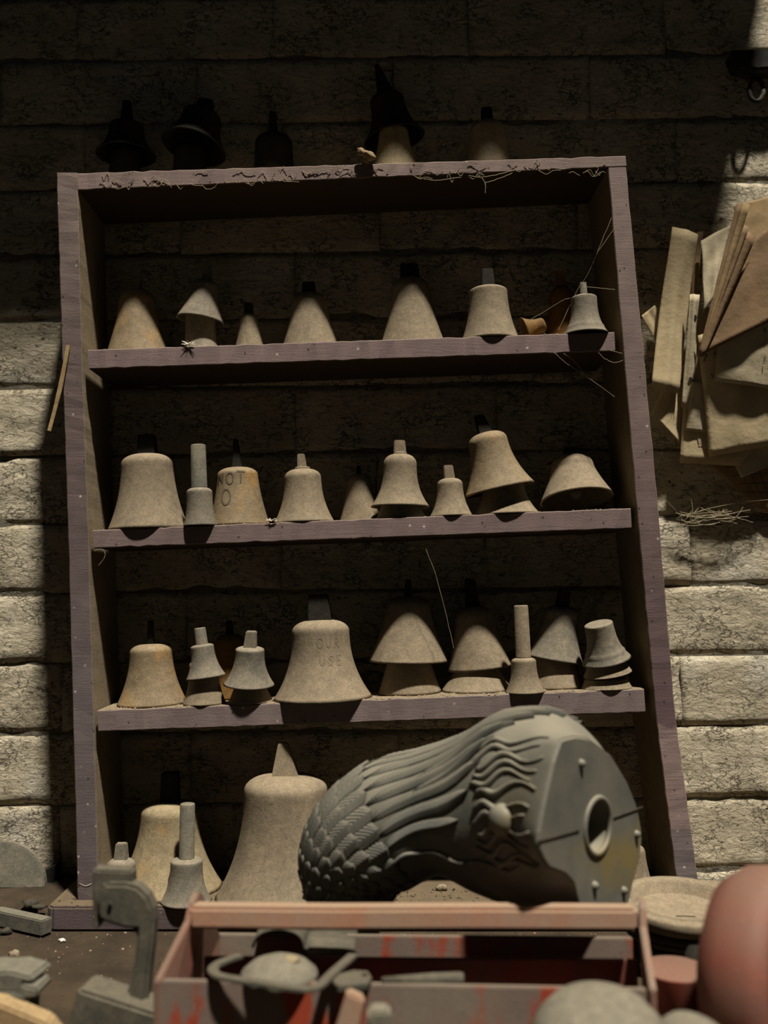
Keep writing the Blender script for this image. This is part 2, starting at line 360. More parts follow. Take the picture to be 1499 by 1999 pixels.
# painted bricks: a dozen rough faces shared by all
BH, BL = 0.149, 0.44
def brick_mesh(k):
    nx, nz = 30, 11; V = []; Fc = []; so_ = Vector((k * 7.3, k * 3.1, k * 5.7))
    for j in range(nz + 1):
        for i in range(nx + 1):
            u, v = i / nx, j / nz
            x = (u - 0.5) * (BL - 0.0004); z = (v - 0.5) * (BH - 0.003)
            ed = min(min(u, 1 - u) * BL, min(v, 1 - v) * BH)
            rag = 0.5 + 0.5 * noise.noise(Vector((x * 22, 3.0, z * 22)) + so_)
            ex, ez = min(u, 1 - u) * BL, min(v, 1 - v) * BH; fw = 0.003 + 0.012 * rag * rag
            drop = max(max(0.0, 1 - ez / fw) ** 1.4 * (0.0035 + 0.004 * rag), max(0.0, 1 - ex / fw) ** 1.4 * 0.0022 * rag)
            rel = 0.0045 * noise.fractal(Vector((x * 13, 0, z * 20)) + so_, 1.0, 2.0, 4)
            V.append((x, drop - rel - 0.001, z + 0.002 * noise.noise(Vector((x * 9, 1, z * 3)) + so_)))
    for j in range(nz):
        for i in range(nx):
            a = j * (nx + 1) + i; Fc.append((a, a + 1, a + nx + 2, a + nx + 1))
    n0 = len(V); hx, hz = BL / 2 - 0.002, BH / 2 - 0.002
    rim = [i for i in range(nx + 1)] + [j * (nx + 1) + nx for j in range(1, nz + 1)] + [nz * (nx + 1) + i for i in range(nx - 1, -1, -1)] + [j * (nx + 1) for j in range(nz - 1, 0, -1)]
    for r in rim: V.append((V[r][0], 0.016, V[r][2]))
    for q in range(len(rim)): Fc.append((rim[q], rim[(q + 1) % len(rim)], n0 + (q + 1) % len(rim), n0 + q))
    o = mesh_obj('brick', V, Fc, M['brick'], None, True); me = o.data; bpy.data.objects.remove(o); return me
BM = [brick_mesh(k) for k in range(12)]
zc0 = P(1400, 1143, WY).z
sl = (P(1400, 1140, WY).z - P(60, 1156, WY).z) / (P(1400, 1140, WY).x - P(60, 1156, WY).x)
for c in range(-8, 12):
    zb = zc0 + c * BH + BH / 2
    for i in range(-4, 5):
        x = i * BL + (BL / 2 if c % 2 else 0) + 0.03 * math.sin(c * 3.7)
        z = zb + sl * (x - P(1400, 1140, WY).x)
        if x - BL / 2 < WX0 or x + BL / 2 > WX1 or z + BH / 2 > CEIL or z < -0.2: continue
        o = bpy.data.objects.new('brick', random.choice(BM)); COL.objects.link(o); o.parent = wall
        o.location = (x, WY + random.uniform(-0.0025, 0.002), z); o.rotation_euler = (random.uniform(-.006, .006), math.pi * random.choice((0, 1)) - math.atan(sl) + random.uniform(-.006, .006), 0)

wb = empty('workbench', (0, -0.4, -0.85))
tag(wb, 'brown dusty workbench top strewn with grit under the bookcase and toolbox', 'workbench')
box('top', (-1.3, -0.62, 0.79), (1.35, 0.59, 0.85), M['bench'], wb, 0.004)
for sx in (-1.2, 1.25):
    for sy in (-0.55, 0.5): box('leg', (sx - 0.04, sy - 0.04, 0), (sx + 0.04, sy + 0.04, 0.79), M['slate'], wb, 0.003)

# ================================================================== the crooked bookcase
DEP = 0.186
def plank(name, top, bot, mat, parent, y0=0.0, y1=DEP, n=60, jit=0.0009, seed=0):
    """top and bot: pixel polylines along the front edges (same count)"""
    A = [P(x, y, y0) for x, y in top]; B = [P(x, y, y0) for x, y in bot]
    def at(Lp, t):
        q = t * (len(Lp) - 1); i = min(int(q), len(Lp) - 2); return Lp[i].lerp(Lp[i + 1], q - i)
    V = []; Fc = []
    for i in range(n + 1):
        t = i / n; a, b = at(A, t), at(B, t)
        ja = Vector((noise.noise(Vector((t * 40, seed, 0))), noise.noise(Vector((t * 40, seed, 9))), noise.noise(Vector((t * 55, seed, 4))))) * jit * 1.6
        jb = Vector((noise.noise(Vector((t * 40, seed, 20))), noise.noise(Vector((t * 40, seed, 29))), noise.noise(Vector((t * 55, seed, 24))))) * jit * 1.6
        c = 0.0016; e = (a - b).normalized()
        fy = Vector((0, c, 0)); by = Vector((0, y1 - y0, 0))
        V += [b + jb + e * c, a + ja - e * c, a + ja + fy, a + by, b + by, b + jb + fy]
    for i in range(n):
        for k in range(6): Fc.append((i * 6 + k, i * 6 + (k + 1) % 6, i * 6 + 6 + (k + 1) % 6, i * 6 + 6 + k))
    Fc += [tuple(range(6)), tuple(n * 6 + k for k in range(6))]
    return mesh_obj(name, V, Fc, mat, parent)
PLZ = 0.045
bc = empty('bookcase', (0.03, 0.09, 0)); tag(bc, 'tall open wooden bookcase with chipped mauve painted edges, leaning slightly crooked', 'bookcase')
bcp = []
def bcpart(o): bcp.append(o); return o
EPS = 0.0007
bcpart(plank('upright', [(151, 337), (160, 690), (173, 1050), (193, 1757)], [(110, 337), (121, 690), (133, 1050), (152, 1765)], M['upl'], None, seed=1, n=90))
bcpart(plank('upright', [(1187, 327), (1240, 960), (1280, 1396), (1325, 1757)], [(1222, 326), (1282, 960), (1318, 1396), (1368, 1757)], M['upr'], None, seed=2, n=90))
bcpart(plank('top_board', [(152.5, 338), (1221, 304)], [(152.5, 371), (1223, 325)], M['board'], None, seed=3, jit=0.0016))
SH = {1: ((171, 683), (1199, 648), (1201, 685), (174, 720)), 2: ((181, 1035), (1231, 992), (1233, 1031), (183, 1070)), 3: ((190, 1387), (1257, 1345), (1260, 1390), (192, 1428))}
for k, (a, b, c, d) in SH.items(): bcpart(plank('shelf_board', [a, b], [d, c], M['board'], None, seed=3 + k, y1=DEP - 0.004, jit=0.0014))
xl, xr = P(88, 1800, -0.04).x, P(1400, 1800, -0.04).x
bcpart(extr('base_board', [(xl, -0.03, 0.001), (xl + 0.012, -0.04, 0.001), (xr, -0.04, 0.001), (xr, DEP, 0.001), (xl, DEP, 0.001)], (0, 0, PLZ - 0.001), M['plinth'], None, 0.004))
bcpart(ink('scratch', [[(155 + 24 * t / 10, 1724 + 5 * math.sin(math.pi * t / 10)) for t in range(11)]], 1.8, lambda u, v: P(u, v, -0.0012), M['chalk'], None))
for o in bcp:
    o.parent = bc; o.matrix_parent_inverse = Matrix.Translation(-bc.location)
def shelf_z(k, X):
    if k == 0: a, b = P(152, 338, 0), P(1221, 304, 0)
    elif k == 4: return PLZ
    else: a, b = P(*SH[k][0], 0), P(*SH[k][1], 0)
    t = (X - a.x) / (b.x - a.x); return a.z + (b.z - a.z) * t + 0.0005
def shelf_roll(k):
    if k == 4: return 0.0
    a, b = (P(152, 338, 0), P(1221, 304, 0)) if k == 0 else (P(*SH[k][0], 0), P(*SH[k][1], 0))
    return -math.atan2(b.z - a.z, b.x - a.x)

# ================================================================== bells
def bell_profile(H, rr, k, p, c=0.12, lip=0.0, flat_=0.45, n=22):
    """outer wall from rim (z 0) to crown (z H)"""
    if p >= 1.55: p *= 1.2
    if 0.09 <= c < 0.2: c = min(0.19, c * 1.35); flat_ = min(flat_, 0.34)
    pr = []; ts = 1 - c
    for i in range(n + 1):
        q = i / n; t = ts * q
        r = rr * (k + (1 - k) * (1 - q) ** p)
        if lip and t < 0.10: r = rr * (k + (1 - k) * (1 - min(q, 0.11)) ** p) * (1 + 0.0) + lip * rr * max(0.0, 1 - abs(t - 0.05) / 0.05) * 0.5
        pr.append((r, H * t))
    rs = pr[-1][0]
    for i in range(1, 9):
        a = i / 8 * math.pi / 2
        pr.append((rs * (flat_ + (1 - flat_) * math.cos(a)), H * (ts + c * math.sin(a))))
    pr.append((0.0008, H * 1.004))
    return pr
def radius_at(pr, z):
    for (r0, z0), (r1, z1) in zip(pr, pr[1:]):
        if z0 <= z <= z1: return r0 + (r1 - r0) * (z - z0) / max(1e-9, z1 - z0)
    return pr[0][0]
def bell(label, cx, Y, rimy, crowny, rr, k, p=1.8, base=None, stem=None, roll=None, lean=0.0, mat='tan', smat=None, c=0.12, lip=0.0, name='bell', group=None, collar=False, flat_=0.45, clapper=False, H=None, beads=(), spin=None):
    b0 = P(cx, rimy, Y); s = mpp(b0)
    z0 = shelf_z(base, b0.x) if base is not None else b0.z
    if H is None: H = P(cx, crowny, Y).z - z0
    else: H = H * s
    if roll is None: roll = shelf_roll(base) if base is not None else 0.0
    else: roll = R(roll)
    e = empty(name, (b0.x, Y, z0), (R(lean), roll, 0))
    r = rr * s; pr = bell_profile(H, r, k, p, c, lip, flat_)
    for bz, bh in beads:                                   # raised mouldings round the waist
        pr = [(q + (0.035 * r * max(0, 1 - abs(z / H - bz) / bh)), z) for q, z in pr]
    th = max(0.0025, r * 0.06)
    inner = [(max(0.0008, q - th), z * 0.96 + (0.0 if i else 0.0)) for i, (q, z) in enumerate(pr)]
    prof = list(reversed(inner)) + pr
    lathe('body', prof, M[mat], e)
    if collar:
        lathe('collar', [(0.0005, H * 0.985), (r * k * 0.42, H * 0.985), (r * k * 0.42, H * 1.025), (r * k * 0.36, H * 1.04), (0.0005, H * 1.04)], M[mat], e, 32)
    if stem:
        w0, w1, h, kind = stem[:4]; w0 *= s / 2; w1 *= s / 2; h *= s
        zb = H * 0.975; ox = stem[4] * s if len(stem) > 4 else 0
        sm = M[smat or mat]
        if kind == 'r':
            rn = min(w1 * 0.18, 0.003)
            o = lathe('stem', [(w0 * 1.05, zb), (w0, zb + 0.003), (w1, zb + h - rn), (w1 - rn * .3, zb + h - rn * .3), (w1 - rn, zb + h), (0.0005, zb + h)], sm, e, 28)
        else:
            n0 = [Vector((sx * w0, sy * w0 * 0.8, zb)) for sx, sy in ((-1, -1), (1, -1), (1, 1), (-1, 1))]
            n1 = [Vector((sx * w1 + ox, sy * w1 * 0.8, zb + h)) for sx, sy in ((-1, -1), (1, -1), (1, 1), (-1, 1))]
            o = prism('stem', n0, n1, sm, e, 0.0016)
    if clapper:
        q = [(0.0005, H * 0.0)] + [(0.011 * math.sin(a * math.pi / 8), H * 0.02 + 0.011 - 0.011 * math.cos(a * math.pi / 8)) for a in range(1, 8)] + [(0.003, H * 0.02 + 0.022), (0.003, H * 0.9), (0.0005, H * 0.9)]
        lathe('clapper', q, M['steel'], e, 20)
    tag(e, label, 'bell', group); e['_pr'] = 0; del e['_pr']
    return e, pr, H, s
G0, G1, G2, G3, G4 = ('bells on top of the bookcase', 'bells on the top shelf', 'bells on the second shelf', 'bells on the third shelf', 'bells in the bottom compartment')
# --- on top of the bookcase
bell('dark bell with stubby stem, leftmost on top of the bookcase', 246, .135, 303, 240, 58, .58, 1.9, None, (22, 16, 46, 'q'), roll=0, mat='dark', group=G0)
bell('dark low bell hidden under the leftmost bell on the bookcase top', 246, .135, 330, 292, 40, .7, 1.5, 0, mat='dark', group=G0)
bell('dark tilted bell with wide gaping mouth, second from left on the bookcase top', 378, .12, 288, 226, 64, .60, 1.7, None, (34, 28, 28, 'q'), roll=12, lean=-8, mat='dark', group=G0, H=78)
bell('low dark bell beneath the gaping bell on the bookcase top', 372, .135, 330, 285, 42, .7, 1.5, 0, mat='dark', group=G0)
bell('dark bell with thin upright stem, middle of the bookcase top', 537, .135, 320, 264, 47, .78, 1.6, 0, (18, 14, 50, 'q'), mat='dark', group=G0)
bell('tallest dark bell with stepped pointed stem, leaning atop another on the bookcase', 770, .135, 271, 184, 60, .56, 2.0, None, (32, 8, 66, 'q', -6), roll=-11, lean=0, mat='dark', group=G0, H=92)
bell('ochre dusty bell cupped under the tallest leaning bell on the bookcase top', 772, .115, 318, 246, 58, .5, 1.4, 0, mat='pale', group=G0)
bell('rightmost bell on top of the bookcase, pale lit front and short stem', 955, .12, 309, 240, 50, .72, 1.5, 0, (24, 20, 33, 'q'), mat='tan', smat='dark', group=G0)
# --- top shelf
bell('brass-tinged bell at the left end of the top shelf', 270, .115, 680, 568, 64, .56, 1.35, 1, (20, 16, 28, 'q'), mat='gold', group=G1, c=.2)
bell('pale tilted cone bell stacked on a lower rim on the top shelf', 391, .10, 627, 548, 47, .52, 1.5, None, (20, 18, 26, 'q'), roll=8, mat='grey', group=G1)
bell('lower flared bell of the small stack on the top shelf', 393, .10, 668, 590, 48, .60, 4.5, 1, mat='grey', group=G1)
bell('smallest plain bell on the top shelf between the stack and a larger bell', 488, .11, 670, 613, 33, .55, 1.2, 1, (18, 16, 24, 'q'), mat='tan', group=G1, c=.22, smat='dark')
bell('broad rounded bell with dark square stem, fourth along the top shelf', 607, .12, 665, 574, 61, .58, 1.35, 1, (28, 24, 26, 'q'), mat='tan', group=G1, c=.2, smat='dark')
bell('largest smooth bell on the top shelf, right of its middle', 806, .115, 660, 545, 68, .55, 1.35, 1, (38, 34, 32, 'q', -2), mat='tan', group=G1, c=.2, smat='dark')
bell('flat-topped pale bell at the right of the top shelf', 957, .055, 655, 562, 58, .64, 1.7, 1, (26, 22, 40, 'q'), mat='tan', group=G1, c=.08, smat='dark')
bell('amber bell in shadow behind the small end bell on the top shelf', 1100, .14, 650, 562, 40, .6, 1.6, 1, (18, 16, 36, 'q'), mat='amber', group=G1)
e = bell('little amber bell lying on its side on the top shelf', 1024, .07, 634, 600, 27, .55, 1.8, None, None, roll=72, mat='amber', group=G1, H=42)[0]
e.location.z = shelf_z(1, e.location.x) + 0.0262
bell('small grey bell with round stem overhanging the right end of the top shelf', 1143, .022, 641, 578, 45, .56, 2.4, 1, (15, 13, 29, 'r', -4), mat='grey', group=G1, c=.07, beads=((.2, .05),), flat_=.6)
# --- second shelf
bell('broad bell at the left end of the second shelf', 291, .073, 1026, 887, 79, .64, 1.7, 2, (36, 32, 42, 'q'), mat='tan', smat='dark', group=G2, c=.1)
bell('grey bell with long round handle, tucked before the broad left bell on the second shelf', 391, .014, 1020, 952, 33, .76, 2.6, 2, (31, 29, 87, 'r'), mat='grey', smat='steel', group=G2, c=.09, name='handled_bell')
e, pr, H, s = bell('bell pencilled NOT with a brass sheen on the second shelf', 467, .07, 1020, 913, 60, .66, 1.5, 2, (20, 9, 60, 'q', -2), mat='gold', smat='dark', group=G2, c=.1)
def on_bell(pr, off=0.0007):
    def f(u, v):
        r = radius_at(pr, v) + off; a = u / max(r, 0.01); return Vector((r * math.sin(a), -r * math.cos(a), v))
    return f
L = []
for ch, x, y, h in (('N', -39, .70, 24), ('O', -17, .69, 25), ('T', 4, .70, 26), ('O', -28, .34, 34)):
    L += [[(x * s + a, y * H + b) for a, b in q] for q in strokes(ch, h * s * .9)]
ink('lettering', L, 0.0032, on_bell(pr), M['mark'], e)
bell('neat bell with collared square stem, fourth along the second shelf', 594, .06, 1016, 916, 60, .60, 1.8, 2, (19, 14, 33, 'q', -2), mat='tan', group=G2, collar=True)
bell('half-hidden small bell behind the stacked pair on the second shelf', 704, .115, 1008, 926, 42, .6, 1.4, 2, (10, 8, 20, 'q'), mat='tan', smat='dark', group=G2, c=.2)
bell('upper bell of the stacked pair in mid second shelf, short square stem', 781, .05, 990, 887, 58, .56, 2.1, None, (25, 21, 30, 'q', -1), roll=0, mat='tan', group=G2, collar=True, c=.14)
bell('lower bell of the stacked pair in mid second shelf', 783, .055, 1006, 925, 50, .62, 1.8, 2, mat='grey', group=G2)
bell('small square-stemmed bell right of the stacked pair on the second shelf', 881, .04, 1006, 934, 43, .58, 1.9, 2, (21, 18, 28, 'q', -2), mat='tan', group=G2)
bell('large bell tilted on another with bare ochre patch, second shelf right', 975, .06, 957, 850, 70, .55, 1.7, None, (28, 18, 40, 'q', -6), roll=-13, mat='gold', smat='dark', group=G2, c=.12, H=116)
bell('low pale bell under the large tilted bell on the second shelf', 986, .064, 1000, 905, 68, .55, 2.2, 2, mat='tan', group=G2)
bell('round-shouldered bell tipped back showing its clapper, right end of second shelf', 1126, .085, 976, 886, 72, .6, 1.25, None, (22, 20, 20, 'q'), roll=-5, lean=-14, mat='tan', smat='dark', group=G2, c=.3, flat_=.3, clapper=True, H=92)
# --- third shelf
bell('smooth bell with golden glint at the left end of the third shelf', 297, .075, 1374, 1257, 68, .60, 1.6, 3, (14, 10, 50, 'q'), mat='gold', smat='dark', group=G3, c=.1)
bell('small upper bell with round stem, leftmost stack of the third shelf', 402, .035, 1322, 1257, 39, .58, 2.0, None, (24, 22, 34, 'r'), roll=-8, mat='grey', group=G3, c=.08)
bell('lower bell of the leftmost stack on the third shelf', 399, .04, 1375, 1285, 42, .66, 1.8, 3, mat='tan', group=G3)
bell('shadowed amber bell behind the two small stacks on the third shelf', 452, .13, 1335, 1238, 42, .72, 1.6, 3, (14, 12, 30, 'q'), mat='amber', smat='dark', group=G3)
bell('small upper bell with square stem and wide skirt, second stack of the third shelf', 486, .03, 1336, 1262, 50, .56, 2.0, None, (25, 20, 33, 'q', 2), roll=2, lean=7, mat='grey', group=G3, c=.08)
bell('lower bell of the second stack on the third shelf', 489, .038, 1378, 1290, 45, .6, 2.0, 3, mat='tan', group=G3)
e, pr, H, s = bell('widest bell in mid third shelf with faint pencilled words, overhanging the edge', 630, .06, 1374, 1210, 97, .58, 1.9, 3, (46, 38, 54, 'q', -2), mat='tan', smat='dark', group=G3, c=.11)
L = []
for tx, x, y, h in (('OUR', -4, .66, 20), ('USE', 0, .44, 20)): L += [[(x * s + a, y * H + b) for a, b in q] for q in strokes(tx, h * s * .9)]
ink('lettering', L, 0.0016, on_bell(pr, 0.0004), M['faint'], e)
bell('wide conical bell stacked high beside the widest bell on the third shelf', 797, .105, 1291, 1165, 77, .58, 1.35, None, (14, 12, 38, 'q'), roll=0, mat='tan', smat='dark', group=G3, c=.14)
bell('plain bell standing under the wide conical bell on the third shelf', 800, .10, 1360, 1225, 62, .56, 1.5, 3, mat='tan', group=G3)
bell('tilted conical bell with square peg, right of the wide conical bell on the third shelf', 936, .11, 1304, 1187, 63, .60, 1.3, None, (28, 20, 58, 'q', 0), roll=-6, mat='tan', smat='dark', group=G3, c=.14, H=120)
bell('broad low bell beneath the tilted conical bell on the third shelf', 931, .10, 1356, 1235, 70, .50, 2.0, 3, mat='tan', group=G3)
bell('bell with long rounded handle standing forward on the third shelf', 1025, .02, 1354, 1283, 39, .62, 2.0, 3, (30, 28, 103, 'r', 0), mat='tan', smat='tan', group=G3, c=.09, name='handled_bell')
bell('grey whitish-rimmed tilted bell behind the long-handled bell on the third shelf', 1082, .10, 1288, 1192, 56, .62, 1.6, None, (26, 22, 34, 'q'), roll=9, mat='grey', smat='dark', group=G3, c=.12, H=104)
bell('bell supporting the whitish tilted bell on the third shelf', 1084, .10, 1354, 1235, 58, .55, 1.5, 3, mat='tan', group=G3)
bell('small stemless flat-topped bell tipped over, top of the stack at the third shelf end', 1184, .04, 1289, 1213, 48, .58, 2.4, None, None, roll=-14, lean=10, mat='grey', group=G3, c=.04, H=76, flat_=.8, beads=((.22, .05),))
bell('tilted rim of the middle bell in the stack at the third shelf end', 1186, .042, 1315, 1280, 47, .80, 1.2, None, None, roll=-10, lean=5, mat='tan', group=G3, c=.3, H=28, flat_=.3)
bell('bottom bell of the stack at the third shelf end', 1184, .045, 1348, 1322, 49, .84, 1.2, 3, None, mat='tan', group=G3, c=.2, flat_=.6)
# --- bottom compartment
bell('small bell with square stem behind the grey bracket in the bottom left corner', 235, .0, 1762, 1676, 42, .66, 2.0, 4, (26, 20, 32, 'q'), mat='grey', group=G4)
bell('large pale bell at the left of the bottom compartment', 329, .085, 1752, 1564, 104, .54, 1.7, 4, (36, 32, 60, 'q'), mat='pale', smat='dark', group=G4, c=.1)
bell('bell with long grey round handle, front left of the bottom compartment', 363, -.005, 1762, 1675, 50, .62, 2.2, 4, (30, 29, 107, 'r'), mat='grey', smat='steel', group=G4, c=.08, name='handled_bell')
bell('biggest bell, speckled, with tapered stem, standing in the bottom compartment', 556, .02, 1772, 1512, 136, .60, 1.9, 4, (54, 18, 68, 'q', -6), mat='tan', group=G4, c=.09, collar=False)
bell('small bell almost hidden behind the plastic bird at the bottom right', 1243, .03, 1738, 1650, 36, .5, 1.4, 4, None, mat='tan', group=G4)
# ================================================================== the plastic bird lying on its side
def owl():
    e = empty('plastic_bird', P(930, 1700, -0.32)); base = e.location.copy()
    C = [P(1150, 1588, -0.45), P(1090, 1580, -0.40), P(1015, 1580, -0.35), P(930, 1585, -0.31), P(850, 1582, -0.28), P(775, 1602, -0.265), P(712, 1650, -0.255), P(684, 1708, -0.25), P(690, 1788, -0.25), P(700, 1862, -0.25)]
    A = [.133, .143, .147, .123, .100, .103, .099, .083, .054, .024]
    B = [.118, .122, .122, .112, .108, .110, .104, .084, .066, .028]
    nrm = Vector((0.77, -0.64, 0.0)).normalized(); us = Vector((0.64, 0.77, 0)).normalized()
    # outline of the flat base, on its own plane
    out_px = [(1092, 1442), (1120, 1436), (1145, 1440), (1190, 1472), (1222, 1525), (1242, 1575), (1252, 1630), (1247, 1680), (1235, 1720), (1226, 1765), (1218, 1782), (1170, 1784), (1135, 1782), (1126, 1765), (1118, 1725), (1100, 1705), (1066, 1692), (1050, 1665), (1046, 1635), (1056, 1580), (1068, 1525), (1078, 1480)]
    def on_plane(px, py):
        d = ray(px, py); t = (C[0] - CAM).dot(nrm) / d.dot(nrm); return CAM + d * t
    uv = [((on_plane(*q) - C[0]).dot(us), (on_plane(*q) - C[0]).z) for q in out_px]
    def r0(phi):                                  # cast from the centre
        dx, dy = math.sin(phi), math.cos(phi); best = 0.1
        for i in range(len(uv)):
            (x1, y1), (x2, y2) = uv[i], uv[(i + 1) % len(uv)]; ex, ey = x2 - x1, y2 - y1; det = dx * (-ey) + ex * dy
            if abs(det) < 1e-9: continue
            t = (x1 * (-ey) + ex * y1) / det; s = (dx * y1 - dy * x1) / det
            if t > 0 and -1e-6 <= s <= 1 + 1e-6: best = t
        return best
    m = len(C)
    T = []
    for i in range(m):
        if i == 0: T.append(-nrm)
        else: T.append((C[min(i + 1, m - 1)] - C[i - 1]).normalized())
    def cr(vals, q):
        i = min(int(q), m - 2); t = q - i
        p0, p1, p2, p3 = vals[max(i - 1, 0)], vals[i], vals[i + 1], vals[min(i + 2, m - 1)]
        return 0.5 * ((2 * p1) + (p2 - p0) * t + (2 * p0 - 5 * p1 + 4 * p2 - p3) * t * t + (3 * p1 - p0 - 3 * p2 + p3) * t ** 3)
    def S(q, phi):
        """surface point and frame at axis position q (0..m-1), angle phi (0 up, pi/2 towards the back)"""
        c = cr(C, q); t = cr(T, q).normalized(); side = t.cross(Vector((0, 0, 1))).normalized() * -1
        if side.dot(us) < 0: side = -side
        upv = side.cross(t); upv = upv if upv.z > 0 else -upv
        a, b = cr(A, q), cr(B, q)
        x, y = b * math.sin(phi), a * math.cos(phi)
        if q < 1.0:
            r = r0(phi); k = q * q * (3 - 2 * q); x, y = r * math.sin(phi) * (1 - k) + x * k, r * math.cos(phi) * (1 - k) + y * k
        return c + side * x + upv * y
    def N(q, phi):
        h = 0.02; a = S(min(q + h, m - 1), phi) - S(max(q - h, 0), phi); b = S(q, phi + h) - S(q, phi - h)
        n = a.cross(b).normalized(); return n if n.dot(S(q, phi) - cr(C, q)) > 0 else -n
    nq, nf = 90, 80; V = []; Fc = []
    for i in range(nq + 1):
        q = (m - 1) * i / nq
        for j in range(nf):
            phi = 2 * math.pi * j / nf; p = S(q, phi)
            V.append(p - base)
    for i in range(nq):
        for j in range(nf): Fc.append((i * nf + j, i * nf + (j + 1) % nf, (i + 1) * nf + (j + 1) % nf, (i + 1) * nf + j))
    tip = len(V); V.append(C[-1] + T[-1] * 0.012 - base)
    Fc += [(nq * nf + j, nq * nf + (j + 1) % nf, tip) for j in range(nf)]
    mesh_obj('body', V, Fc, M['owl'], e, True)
    # flat base with a round socket in it
    hc = on_plane(1163, 1612); hu, hv = (hc - C[0]).dot(us), (hc - C[0]).z; hr = 0.041
    V = []; Fc = []; n = 80
    def fp(u, v, d=0.0): return C[0] + us * u + Vector((0, 0, v)) + nrm * d - base
    for j in range(n):
        phi = 2 * math.pi * j / n; r = r0(phi); a = Vector((r * math.sin(phi), r * math.cos(phi)))
        d = (a - Vector((hu, hv))); an = d.normalized(); b = Vector((hu, hv)) + an * hr
        V += [fp(a.x, a.y, -0.002), fp(a.x * .97, a.y * .97, 0.003), fp(b.x, b.y, 0.003), fp(b.x, b.y, -0.004)]
        b2 = Vector((hu, hv)) + an * hr * .82
        V += [fp(b2.x, b2.y, -0.06)]
    for j in range(n):
        for k in range(4): Fc.append((j * 5 + k, ((j + 1) % n) * 5 + k, ((j + 1) % n) * 5 + k + 1, j * 5 + k + 1))
    c_ = len(V); V.append(fp(hu, hv, -0.06)); Fc += [(j * 5 + 4, ((j + 1) % n) * 5 + 4, c_) for j in range(n)]
    bo = mesh_obj('base_plate', V, Fc, M['owl'], e, False)
    ring = []; RV = []; RF = []
    for j in range(48):
        a = 2 * math.pi * j / 48
        for k in range(8):
            b = 2 * math.pi * k / 8; rr_ = hr * 0.98 + 0.0045 * math.cos(b); RV.append(fp(hu + rr_ * math.sin(a), hv + rr_ * math.cos(a), 0.003 + 0.0045 * math.sin(b)))
    RF = [(j * 8 + k, ((j + 1) % 48) * 8 + k, ((j + 1) % 48) * 8 + (k + 1) % 8, j * 8 + (k + 1) % 8) for j in range(48) for k in range(8)]
    mesh_obj('socket_rim', RV, RF, M['owl'], bo, True)
    pl = fp(hu, hv, -0.045); cu = []
    v, f = lathe_mesh('plug', [(0.0005, 0.0), (0.018, 0.0), (0.022, 0.003), (0.022, 0.012), (0.015, 0.016), (0.0005, 0.017)], 24)
    mt = nrm.to_track_quat('Z', 'Y').to_matrix()
    mesh_obj('plug', [mt @ Vector(x) + pl + Vector((0, 0, -0.014)) for x in v], f, M['steel'], bo, True)
    # moulding seam across the base, and four small pegs
    sa, sb = on_plane(1047, 1642), on_plane(1250, 1576)
    for (p0, p1) in ((on_plane(1048, 1641), on_plane(1126, 1620)), (on_plane(1193, 1596), on_plane(1250, 1575))):
        tube('seam', [p0 - base + nrm * .0035, p0.lerp(p1, .5) - base + nrm * .0035, p1 - base + nrm * .0035], 0.0016, M['iron'], bo, 6)
    for px, py in ((1130, 1490), (1156, 1728), (1238, 1628), (1213, 1738)):
        c = on_plane(px, py) - base
        v, f = lathe_mesh('peg', [(0.007, 0.002), (0.0055, 0.007), (0.003, 0.010), (0.0005, 0.0105)], 14)
        mesh_obj('peg', [mt @ Vector(x) + c for x in v], f, M['owl'], bo, True)
    # relief: every feather is a raised shield lying on the surface
    def feather(q0, q1, ph, wid, lift, name='feather', curve=0.0, pw=0.55, barbs=16):
        nu, nv = 9, 6; V = []; uvs = []
        for i in range(nu + 1):
            t = i / nu; q = q0 + (q1 - q0) * t
            wd = wid * (min(1.0, (t * 3.0) ** .5 + .25)) * (max(0.0, 1 - (max(0, t - 0.62) / 0.38) ** 2.2)) ** pw + 1e-4
            for j in range(nv + 1):
                u = j / nv * 2 - 1; phi = ph + curve * t + u * wd
                hgt = lift * (0.25 + 0.75 * t) * (1 - 0.55 * u * u) + (0.0012 if abs(u) < .2 else 0)
                V.append(S(q, phi) + N(q, phi) * hgt - base); uvs.append((t * barbs + abs(u) * 0.9, u))
        Fc = [(i * (nv + 1) + j, i * (nv + 1) + j + 1, (i + 1) * (nv + 1) + j + 1, (i + 1) * (nv + 1) + j) for i in range(nu) for j in range(nv)]
        n0 = len(V); rim = [j for j in range(nv + 1)] + [i * (nv + 1) + nv for i in range(1, nu + 1)] + [nu * (nv + 1) + j for j in range(nv - 1, -1, -1)] + [i * (nv + 1) for i in range(nu - 1, 0, -1)]
        for r_ in rim:
            i, j = divmod(r_, nv + 1); t = i / nu; q = q0 + (q1 - q0) * t
            wd = wid * (min(1.0, (t * 3.0) ** .5 + .25)) * (max(0.0, 1 - (max(0, t - 0.62) / 0.38) ** 2.2)) ** pw + 1e-4
            phi = ph + curve * t + (j / nv * 2 - 1) * wd * 1.04; V.append(S(q, phi) - N(q, phi) * 0.001 - base); uvs.append((0, 0))
        Fc += [(rim[k], rim[(k + 1) % len(rim)], n0 + (k + 1) % len(rim), n0 + k) for k in range(len(rim))]
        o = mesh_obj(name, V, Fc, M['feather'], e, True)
        ul = o.data.uv_layers.new(name='UV')
        for lp in o.data.loops: ul.data[lp.index].uv = uvs[lp.vertex_index]
    # scale feathers on the rounded head end (visible side: phi -pi .. 0.6)
    rows = [(7.9, 7.35, 9, .30), (7.55, 7.0, 11, .24), (7.2, 6.65, 13, .20), (6.85, 6.3, 13, .19), (6.5, 5.95, 13, .18), (6.15, 5.5, 12, .19), (5.75, 5.0, 11, .20)]
